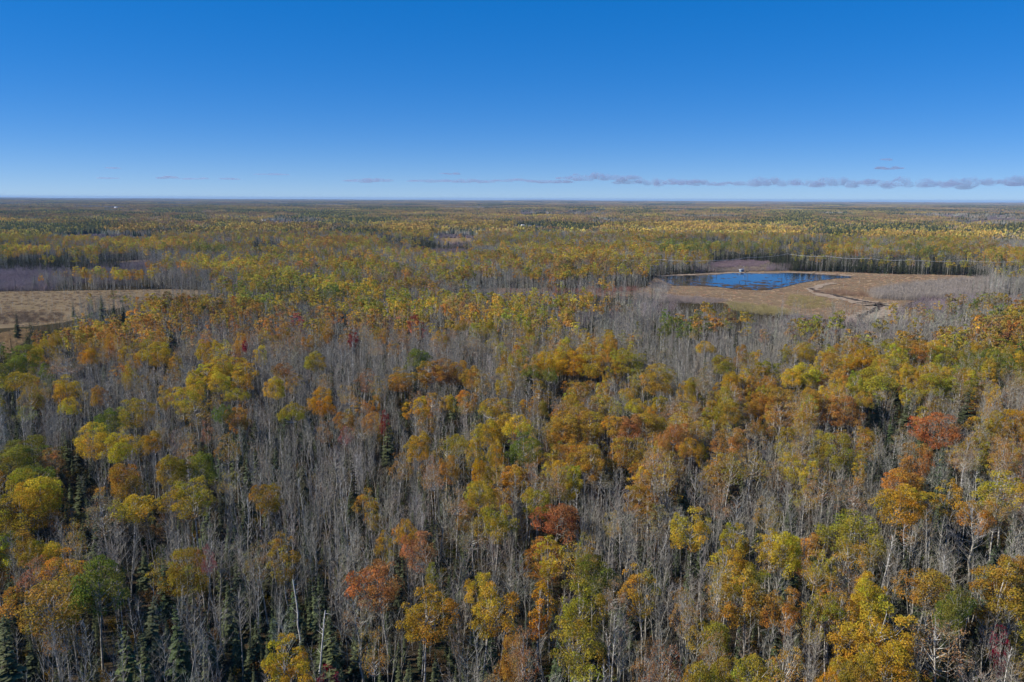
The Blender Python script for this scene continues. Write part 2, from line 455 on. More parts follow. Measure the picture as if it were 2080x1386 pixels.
# open land, measured from the photograph and laid out on the ground
OPEN = {
    'meadow': [(-60, 594), (60, 592), (200, 590), (330, 588), (440, 591), (420, 602), (340, 611), (260, 622), (190, 636), (160, 646), (130, 655), (60, 664), (0, 668), (-60, 670)],
    'hayfield': [(-60, 684), (0, 678), (50, 668), (66, 672), (50, 690), (28, 712), (0, 730), (-60, 745)],
    'bog': [(1310, 586), (1322, 570), (1335, 560), (1400, 557), (1480, 552), (1600, 551), (1700, 553), (1800, 557), (1960, 560), (2000, 566), (2010, 580), (1960, 592), (1900, 602),
            (1850, 614), (1830, 628), (1800, 650), (1745, 654), (1680, 650), (1600, 640), (1540, 628), (1470, 616), (1380, 612), (1290, 612), (1200, 600), (1240, 592)],
    'heath': [(925, 590), (1010, 585), (1120, 590), (1260, 588), (1316, 584), (1290, 600), (1200, 603), (1060, 602), (940, 601)],
    'pasture': [(885, 485), (950, 483), (968, 486), (958, 495), (900, 495)],
    'glade': [(1440, 535), (1500, 530), (1565, 532), (1560, 550), (1450, 552)],
    'clearing': [(215, 533), (290, 529), (300, 533), (220, 538)],
    'far_meadow': [(1990, 447), (2100, 449), (2100, 455), (2000, 452)],
    'yard': [(1030, 461), (1115, 461.5), (1112, 472), (1036, 473)],
    'barnyard': [(518, 451.5), (562, 451.5), (556, 460), (524, 460)],
    'farmland': [(220, 423.5), (252, 423.5), (252, 428.5), (220, 428.5)],
}
OPEN_G = {k: poly_ground(v) for k, v in OPEN.items()}
POND_PX = [(1334, 564), (1365, 562), (1400, 561), (1435, 560), (1455, 559), (1470, 557.5), (1495, 556), (1530, 557), (1560, 557), (1600, 555.8), (1640, 557), (1680, 560), (1715, 562), (1732, 564.5), (1700, 566.5),
           (1668, 570), (1640, 573), (1615, 578), (1600, 582), (1580, 586), (1560, 589), (1540, 590.5), (1515, 588.5), (1490, 588), (1460, 584), (1430, 582), (1405, 580.5), (1375, 581), (1358, 577), (1342, 570)]
POND_G = poly_ground(POND_PX)
M_STRAW = ground_material('straw_grass', [(.205, .15, .09), (.165, .12, .06), (.245, .185, .11)], [.02, .12], mid=(.3, .72))
M_HAY = ground_material('hay_grass', [(.25, .17, .085), (.21, .14, .07), (.29, .205, .11)], [.03, .2], mid=(.3, .72))
M_BOG = ground_material('bog_sedge', [(.215, .15, .085), (.175, .105, .062), (.255, .185, .11)], [.016, .07], mid=(.3, .72))
M_HEATH = ground_material('heath', [(.20, .13, .085), (.14, .08, .065), (.28, .2, .12)], [.05, .3])
M_GLADE = ground_material('glade_grass', [(.16, .12, .08), (.12, .085, .085), (.22, .19, .10)], [.05, .3])
zz = {'meadow': M_STRAW, 'hayfield': M_HAY, 'bog': M_BOG, 'heath': M_HEATH, 'pasture': M_HAY, 'glade': M_GLADE, 'clearing': M_HAY, 'far_meadow': M_HAY, 'yard': M_STRAW, 'barnyard': M_STRAW, 'farmland': M_STRAW}
for i, (k, m) in enumerate(zz.items()):
    sheet(k, wiggle(OPEN_G[k], 12, 1.6, i), .03 + .03 * i + float(hgt(*OPEN_G[k].mean(0))), m)

def water_material():
    m, nt, N, L = new_mat('pond_water')
    out = N.new('ShaderNodeOutputMaterial'); p = N.new('ShaderNodeBsdfPrincipled')
    p.inputs['Base Color'].default_value = (.006, .012, .02, 1); p.inputs['Roughness'].default_value = .06; p.inputs['IOR'].default_value = 1.45
    tc = N.new('ShaderNodeTexCoord'); nz = N.new('ShaderNodeTexNoise'); nz.inputs['Scale'].default_value = .35; nz.inputs['Detail'].default_value = 3
    b = N.new('ShaderNodeBump'); b.inputs['Strength'].default_value = 1.0; b.inputs['Distance'].default_value = .055
    L.new(tc.outputs['Object'], nz.inputs['Vector']); L.new(nz.outputs[0], b.inputs['Height']); L.new(b.outputs[0], p.inputs['Normal'])
    L.new(p.outputs[0], out.inputs['Surface'])
    return m
sheet('pond_water', wiggle(POND_G, 5, .9, 31), .42, water_material())

# mud shore round the pond and the winding outlet stream
def ribbon(name, px, widths, z, mat, seed):
    c = np.array([at(x, y)[:2] for x, y in px]); g = np.random.default_rng(seed)
    k = 60; s = np.linspace(0, len(c) - 1, k)
    p = np.stack([np.interp(s, np.arange(len(c)), c[:, i]) for i in (0, 1)], 1)
    p += g.normal(0, .9, p.shape)
    w = np.interp(s, np.arange(len(c)), widths) * g.uniform(.65, 1.35, k)
    d = np.gradient(p, axis=0); nrm = np.stack([-d[:, 1], d[:, 0]], 1); nrm /= np.linalg.norm(nrm, axis=1)[:, None]
    v = np.concatenate([np.c_[p + nrm * w[:, None] / 2, np.full(k, z)], np.c_[p - nrm * w[:, None] / 2, np.full(k, z)]])
    f = [t for i in range(k - 1) for t in ((i, i + k, i + 1), (i + 1, i + k, i + k + 1))]
    mb = MB(); mb.add(v, f, 0, (1, 1, 1)); me = mb.mesh(name, [mat])
    o = bpy.data.objects.new(name, me); COL.objects.link(o); o['kind'] = 'structure'
    if me.polygons[0].normal.z < 0: me.flip_normals()
    return o
M_MUD = ground_material('dark_mud', [(.05, .04, .035), (.03, .026, .026), (.12, .09, .07)], [.3, 1.0])
M_BANK = ground_material('pale_reed_bank', [(.34, .26, .175), (.27, .19, .13), (.40, .31, .22)], [.1, .5])
ribbon('stream_bank', [(1690, 575), (1648, 588), (1665, 597), (1715, 607), (1765, 617), (1800, 622), (1790, 633), (1760, 645), (1735, 655)], [6, 8, 14, 16, 18, 18, 18, 16, 12], .35, M_BANK, 3)
ribbon('stream', [(1645, 586), (1665, 594), (1705, 603), (1745, 612), (1780, 617), (1792, 622), (1780, 630), (1755, 640), (1742, 650)], [3, 4, 5, 4, 4, 3.5, 4, 4, 3], .40, M_MUD, 4)
ribbon('shore', [(1334, 562), (1400, 559), (1440, 557.5), (1495, 554.6), (1530, 555.4), (1600, 554.6), (1650, 556), (1700, 559), (1740, 563)], [5, 8, 6, 6, 6, 5, 9, 9, 6], .44, M_BANK, 5)

# ------------------------------------------------------------------ tree prototypes
#            H   ch   w    form      leaves size clumps bark   twigs
LEAFY_SPEC = [(16, 7.0, 6.5, 'round', 5805, .21, 58, 'white', 60), (16, 7.5, 6.5, 'round', 7290, .21, 50, 'white', 60),
              (16, 9.5, 5.6, 'oval', 5805, .21, 62, 'white', 60), (16, 10.5, 3.4, 'column', 3105, .19, 52, 'white', 60),
              (16, 4.2, 7.2, 'umbrella', 4860, .21, 50, 'white', 50), (16, 9.0, 8.6, 'round', 8100, .22, 80, 'grey', 60),
              (16, 11.5, 6.2, 'oval', 6615, .21, 70, 'white', 70), (16, 7.0, 6.2, 'round', 2025, .18, 50, 'white', 220),
              (16, 9.0, 5.2, 'oval', 2025, .18, 56, 'white', 240), (16, 10.5, 3.3, 'column', 1485, .17, 44, 'white', 180),
              (16, 4.6, 7.0, 'umbrella', 1485, .18, 44, 'white', 240), (16, 9.5, 8.0, 'oval', 7290, .22, 74, 'grey', 60),
              (16, 6.2, 7.4, 'umbrella', 7290, .21, 58, 'grey', 60), (16, 8.5, 5.8, 'oval', 3645, .20, 48, 'white', 110),
              (16, 12.5, 5.0, 'column', 4320, .20, 64, 'white', 80)]
LEAFY = [leafy_tree(100 + i, *s) for i, s in enumerate(LEAFY_SPEC)]
LEAFY_FULL = [join_mesh('leafy_tree', p) for p in LEAFY]
MID_SPEC = [(16, 7, 6.4, 'round', 520, .62, 30, 'white', 0), (16, 8.5, 5.4, 'oval', 520, .6, 30, 'white', 0), (16, 5, 7, 'umbrella', 460, .62, 28, 'white', 0),
            (16, 10, 4.2, 'column', 430, .55, 28, 'white', 0), (16, 8, 7.4, 'round', 620, .66, 34, 'grey', 0), (16, 7.5, 5.6, 'oval', 260, .5, 26, 'white', 0)]
LEAFY_MID = [join_mesh('leafy_tree', leafy_tree(200 + i, *s, lod=1)) for i, s in enumerate(MID_SPEC)]
BARE_SPEC = [dict(H=13, spread=.235, nb=30, ntw=9), dict(H=13, spread=.21, nb=28, ntw=9, start=.45), dict(H=13, stems=2, spread=.2, nb=32, ntw=9), dict(H=13, stems=3, spread=.2, nb=33, ntw=9, start=.3),
             dict(H=13, spread=.29, nb=34, ntw=10, start=.3), dict(H=13, spread=.18, nb=26, ntw=9, start=.5), dict(H=13, stems=2, spread=.26, nb=36, ntw=9, start=.25), dict(H=13, spread=.28, nb=40, ntw=11, start=.28, thick=1.5),
             dict(H=13, spread=.13, nb=22, ntw=9, start=.4), dict(H=13, stems=4, spread=.2, nb=36, ntw=9, start=.25)]
M_PALEBARK = bark_material('birch_bark', (.72, .69, .62), (.34, .31, .27), 1.4)
BARE = [bare_meshes(300 + i, bark=M_PALEBARK if i in (8,) else None, **s) for i, s in enumerate(BARE_SPEC)]
BARE_FULL = [join_mesh('bare_tree', p) for p in BARE]
def bare_clump(seed):
    g = np.random.default_rng(seed); mb = MB()
    for q in range(4):
        t, c = bare_tree(seed * 10 + q, 13 * g.uniform(.75, 1.1), spread=.17, nb=12, ntw=5, lod=1, start=.4)
        off = np.array([*g.normal(0, 2.0, 2), 0])
        for src, add in ((t, 0), (c, 0)):
            for v, f, m, cc in zip(src.v, src.f, src.m, src.c):
                pass
        for src, base in ((t, 0), (c, 0)):
            v = np.concatenate(src.v) + off; f = np.concatenate(src.f); cc = np.concatenate(src.c)
            mb.add(v, f, 0 if src is t else 1, cc)
    return mb.mesh('bare_tree', [M_GREYBARK, M_TWIG])
BARE_MID = [bare_clump(40 + i) for i in range(6)]
CON_SPEC = [(13, 3.6, 24, 10, .28, 0, .16), (13, 3.0, 26, 9, .32, 0, .2), (13, 4.6, 22, 11, .2, 0, .16), (13, 2.5, 26, 8, .35, 0, .22), (13, 5.4, 17, 8, .05, 0, .22)]
CONIFER = [conifer_meshes(500 + i, *s) for i, s in enumerate(CON_SPEC)]
CONIFER_FULL = [join_mesh('conifer', p) for p in CONIFER]
CONIFER_MID = [join_mesh('conifer', conifer_meshes(520 + i, 13, w, 13, 7, .25, lod=1)) for i, w in enumerate((3.4, 2.8, 4.2, 2.3))]
SNAG = bare_meshes(601, 13, nb=9, ntw=1, dead=True, spread=.16, start=.45, thick=1.5, bark=bark_material('bleached_wood', (.62, .60, .56), (.40, .38, .35), 1.2))

def brush_mesh(seed, h, w, n, mat_leaf=0):
    """a thicket of upright stems and twigs"""
    global rng
    save = rng; rng = np.random.default_rng(seed); mb = MB()
    b = np.c_[rng.normal(0, w / 3.2, (n, 2)), np.zeros(n)]
    tip = b + np.c_[rng.normal(0, .16 * h, (n, 2)), h * rng.uniform(.55, 1.1, n)]
    mb.blades(b, tip, .05, 0, np.repeat(rng.uniform(.7, 1.2, (n, 1)), 3, 1))
    k = n * 4; i = rng.integers(0, n, k); u = rng.uniform(.3, .95, (k, 1)); o = b[i] + (tip[i] - b[i]) * u
    mb.blades(o, o + unit(tip[i] - b[i] + rng.normal(0, .5, (k, 3)) * h) * h * rng.uniform(.12, .34, (k, 1)), .035, 0, np.repeat(rng.uniform(.7, 1.25, (k, 1)), 3, 1))
    rng = save
    return mb.mesh('brush', [M_TWIG])
def shrub_mesh(seed, h, w, n):
    global rng
    save = rng; rng = np.random.default_rng(seed); mb = MB()
    c = np.c_[rng.normal(0, w / 4, (9, 2)), rng.uniform(.3, .95, 9) * h]
    i = rng.integers(0, 9, n); d = unit(rng.normal(0, 1, (n, 3)) + [0, 0, .5])
    p = c[i] + d * w * .24 * rng.uniform(.4, 1, (n, 1)); p[:, 2] = np.abs(p[:, 2])
    mb.leaves(p, unit(d + rng.normal(0, .6, (n, 3))), .22 * rng.uniform(.7, 1.3, n), 0, np.repeat(rng.uniform(.7, 1.25, (n, 1)), 3, 1))
    m = 16; b = np.zeros((m, 3)); mb.blades(b, c[rng.integers(0, 9, m)], .05, 0, np.full((m, 3), .5))
    rng = save
    return mb.mesh('shrub', [M_LEAF])
BRUSH = [brush_mesh(700 + i, 3.0, 3.4, 46) for i in range(3)]
SHRUB = [shrub_mesh(720 + i, 2.2, 2.6, 260) for i in range(3)]
def tuft_mesh(seed):
    global rng
    save = rng; rng = np.random.default_rng(seed); mb = MB(); n = 70
    b = np.c_[rng.normal(0, .55, (n, 2)), np.zeros(n)]
    mb.blades(b, b + np.c_[rng.normal(0, .22, (n, 2)), rng.uniform(.5, 1.1, n)], .12, 0, np.repeat(rng.uniform(.7, 1.2, (n, 1)), 3, 1))
    rng = save
    return mb.mesh('tuft', [M_TWIG])
TUFT = [tuft_mesh(760 + i) for i in range(3)]

# ------------------------------------------------------------------ what grows where
TINT = {'gold': (.54, .355, .04), 'yellow': (.62, .445, .045), 'yg': (.42, .34, .042), 'green': (.22, .235, .04), 'orange': (.51, .28, .05), 'rust': (.42, .22, .07),
        'tan': (.38, .25, .10), 'red': (.34, .06, .05), 'vermilion': (.51, .24, .065), 'olive': (.38, .28, .035), 'brown': (.45, .28, .042), 'amber': (.60, .345, .025), 'crimson': (.36, .015, .045),
        'salmon': (.47, .22, .09), 'brick': (.45, .18, .065), 'pink': (.40, .09, .07),
        'spruce': (.098, .112, .056), 'bare': (.36, .335, .27), 'brush': (.27, .215, .215)}
ROWS = [(440, 'sss..MMPsSMM...P...SS...PP'), (452, 'SSSGMYGMMMGMMsSsMGGssSSsMS'), (464, 'YPPPMsMMMSGPMsMMGMGMMSGMGB'), (478, 'YMMGGMSsOMsDsssMGsSssssgGM'),
        (494, 'GsGssMMGMYMPMYGGGggssMGgMG'), (508, 'SSSPMYYMsMMYGGGsGGPPSSSSSG'), (524, 'PPPDMYGMGYYYMMOMssPPSSSSsS'), (540, 'PMGGGMYYYMMYMGGGMFFFFFFFPs'),
        (556, 'ssMMMBYgYMOMBBMMSWWWWFFFPB'), (572, 'FFFFFDgYgYMBDDDDEWWWFFFPPP'), (590, 'FFMGOMgYYYYMYYGEEFFFEEFPMM'), (612, 'FFGGOOONNYYNGYMBBBMEEEEMBG'),
        (636, 'SSOONNNNNNNMYMMBBgMBMBBBBO'), (664, 'FOOONNNNNNBNBMBMBBBBMMMGGO'), (700, 'gMBGNGNNBBBBMMGGBBBMMGYGgg'), (750, 'gNNBBGNMBNOOMMOGMMOOGYYYON'),
        (800, 'VMVMMMVVNNOVMMOMMOYOOOVVsN'), (860, 'VGVGNMVBBBNVGYOOOOMNNMVVMO'), (920, 'gOVGMgBBBBMMOGMOOONBMMNVVN'), (980, 'GVVGNgVBBNMMMMMBBBVMNMVNMM'),
        (1040, 'GVNNVVBVVMMVMMOBBBMMMMMBVM'), (1110, 'VVOVGVMVVNMVVMMVMBMMYMVBVM'), (1180, 'VOVVVVVVVNMVMMMMMMMOMYGMVM'), (1260, 'VVVVVVVGVVMVMNMMNMMOOOOMVM'), (1340, 'VVVVVVVGVVVVVNMNNggYOOOMMM')]
for yy, s in ROWS: assert len(s) == 26, (yy, len(s))
ROW_Y = np.array([r[0] for r in ROWS] + [1400])
GRID = np.array([list(r[1]) for r in ROWS])
MIX = {'G': dict(gold=.40, yellow=.17, orange=.09, bare=.30, green=.04), 'Y': dict(yellow=.24, yg=.26, gold=.18, bare=.32), 'g': dict(green=.4, yg=.35, gold=.15, spruce=.1),
       'O': dict(orange=.28, rust=.07, gold=.24, brown=.12, tan=.1, bare=.19), 'M': dict(gold=.16, yg=.1, orange=.07, tan=.11, bare=.48, spruce=.08), 'N': dict(orange=.17, rust=.08, tan=.17, brown=.05, bare=.52, red=.01),
       'B': dict(bare=.85, spruce=.11, tan=.04), 'V': dict(bare=.60, spruce=.37, tan=.02, green=.01), 'S': dict(spruce=.84, bare=.1, yg=.06), 's': dict(spruce=.4, bare=.3, gold=.15, yg=.15),
       'P': dict(brush=1.0), '.': dict(tan=.34, bare=.40, gold=.08, spruce=.12, rust=.06), 'E': dict(brush=.5, bare=.2, none=.3), 'F': dict(none=1.0), 'D': dict(none=1.0), 'W': dict(none=1.0)}
SPECIES = ['none', 'gold', 'yellow', 'yg', 'green', 'orange', 'rust', 'tan', 'red', 'brown', 'bare', 'spruce', 'brush']
LETTERS = list(MIX)
CUM = np.array([np.cumsum([MIX[l].get(s, 0) for s in SPECIES]) for l in LETTERS]); CUM /= CUM[:, -1:]
BANDS = [(300, 412, 422, 429, 'S'), (214, 250, 434, 441, 'S'), (352, 412, 437, 449, 'S'), (170, 226, 453, 462, 'S'), (0, 55, 453, 464, 'S'), (75, 135, 457, 466, 'S'), (430, 463, 454, 461, 'S'), (110, 290, 466, 476, 'P'), (0, 140, 444, 452, 'G'), (0, 90, 484, 496, 'S'), (110, 180, 477, 489, 'G'), (220, 320, 489, 496, 'G'), (200, 252, 492, 502, 'S'), (380, 450, 494, 508, 'g'),
         (735, 890, 420, 426, 'S'), (600, 750, 433, 441, 'S'), (530, 650, 440, 448, 'P'), (703, 732, 462, 474, 'S'), (880, 975, 467, 476, 'P'), (775, 885, 476, 489, 'S'), (520, 582, 486, 499, 'S'), (660, 698, 486, 496, 'O'), (830, 945, 489, 499, 'P'), (790, 880, 454, 468, 'G'), (930, 1040, 451, 459, 'G'),
         (1045, 1175, 448, 461, 'S'), (1050, 1235, 424, 435, 'P'), (1178, 1208, 414, 424, 'S'), (1258, 1322, 423, 434, 'S'), (1420, 1525, 422, 428, 'S'), (1395, 1480, 445, 451, 'S'), (1490, 1570, 446, 455, 'S'), (1220, 1545, 451, 461, 'G'), (1040, 1150, 470, 494, 's'), (1040, 1390, 496, 519, 'G'), (1338, 1480, 477, 485, 'S'), (1440, 1565, 498, 516, 'S'), (1330, 1440, 484, 505, 'g'),
         (1700, 1900, 422, 429, 'S'), (1578, 1650, 430, 440, 'S'), (1650, 1762, 439, 447, 'S'), (1670, 1900, 454, 466, 'S'), (1835, 2000, 462, 473, 'S'), (1980, 2090, 459, 472, 'S'), (1810, 2045, 470, 479, 'G'), (2000, 2090, 444, 455, 'P'), (1555, 1615, 462, 475, 'G'), (1560, 1690, 478, 491, 'S'), (1565, 1670, 494, 514, 'S'), (1680, 1745, 494, 510, 'G'), (1745, 1890, 480, 497, 's'), (1890, 1965, 489, 500, 'G'), (2030, 2090, 479, 500, 'B'),
         (20, 130, 418, 421, 'S'), (560, 640, 414, 419, 'S'), (400, 470, 413, 417, 'S'), (960, 1100, 413, 418, 'S'), (1300, 1420, 412, 417, 'S'), (1600, 1720, 414, 418, 'S'), (1900, 2080, 416, 421, 'S')]

def far_noise(x, y, s, seed):
    return (np.sin(x / s + seed) * np.cos(y / s * .8 + seed * 1.7) + .7 * np.sin(x / s * 2.3 + y / s * 1.9 + seed * 3.1) + .5 * np.cos(x / s * 4.1 - y / s * 3.3 + seed)
            + .5 * np.sin(x / s * .37 - y / s * .51 + seed * .7))

def letters_at(x, y, H, g, jx=26, jy=.22):
    """the stand (a letter of the survey above) at a place on the ground"""
    px, _ = project(np.stack([x, y, H + hgt(x, y)], 1))
    n = len(x)
    X = px[:, 0] + g.normal(0, jx, n); Y = px[:, 1]
    col = np.clip((X / 80).astype(int), 0, 25)
    row = np.searchsorted(ROW_Y, Y, 'right') - 1
    h = np.diff(ROW_Y)[np.clip(row, 0, 24)]
    row2 = np.searchsorted(ROW_Y, Y + g.normal(0, 1, n) * h * jy, 'right') - 1
    row2 = np.where(row < 0, -1, row2)
    L = GRID[np.clip(row2, 0, 24), col].copy()
    far = (Y < 440)
    nz = far_noise(x, y, 380, 1.0); nz2 = far_noise(x, y, 610, 5.0)
    fl = np.where(nz > 1.05, 'S', np.where(nz > .6, 's', np.where(nz2 > 1.0, 'P', np.where(nz2 < -.9, 'M', '.'))))
    L = np.where(far, fl, L)
    wob = far_noise(x, y, 60, 9.0) * 6; wy = far_noise(x, y, 90, 4.0) * .9
    for x0, x1, y0, y1, l in BANDS:
        L = np.where((px[:, 0] + wob > x0) & (px[:, 0] + wob < x1) & (Y + wy > y0) & (Y + wy < y1) & (g.random(n) < .93), l, L)
    return L, px

def pick_species(L, g, xy=None, scale=16.0, share=.55):
    li = np.array([LETTERS.index(c) for c in LETTERS])
    idx = np.zeros(len(L), int)
    for k, c in enumerate(LETTERS): idx[L == c] = k
    u = g.random(len(L))
    if xy is not None:      # neighbours tend to be of one kind: stands
        x, y = xy
        f = far_noise(x, y, scale, 8.0) + .8 * far_noise(x + 900, y - 300, scale * .45, 3.0)
        rank = np.empty(len(x)); rank[np.argsort(f)] = (np.arange(len(x)) + .5) / len(x)
        rank = (rank * 3.7 + .31) % 1.0
        u = np.where(g.random(len(L)) < share, np.clip(rank + g.normal(0, .06, len(L)), 0, .999), u)
    return (u[:, None] > CUM[idx]).sum(1)

def wedge(n, d0, d1, half, g):
    """points spread evenly over the visible wedge of land"""
    d = np.sqrt(g.uniform(d0 ** 2, d1 ** 2, n)); a = g.uniform(-half, half, n)
    return d * np.sin(a), d * np.cos(a)

def jitter_grid(d0, d1, half, sp, g, jit=.42):
    ext = d1
    xs = np.arange(-ext * math.sin(half), ext * math.sin(half), sp); ys = np.arange(d0 * math.cos(half) * .98, ext, sp)
    X, Y = np.meshgrid(xs, ys); X = X.ravel() + g.uniform(-jit, jit, X.size) * sp; Y = Y.ravel() + g.uniform(-jit, jit, Y.size) * sp
    r = np.hypot(X, Y); a = np.abs(np.arctan2(X, Y))
    k = (r > d0) & (r < d1) & (a < half)
    return X[k], Y[k]

def blocked(x, y):
    b = inside(POND_G, x, y)
    for k, p in OPEN_G.items(): b |= inside(p, x, y)
    return b

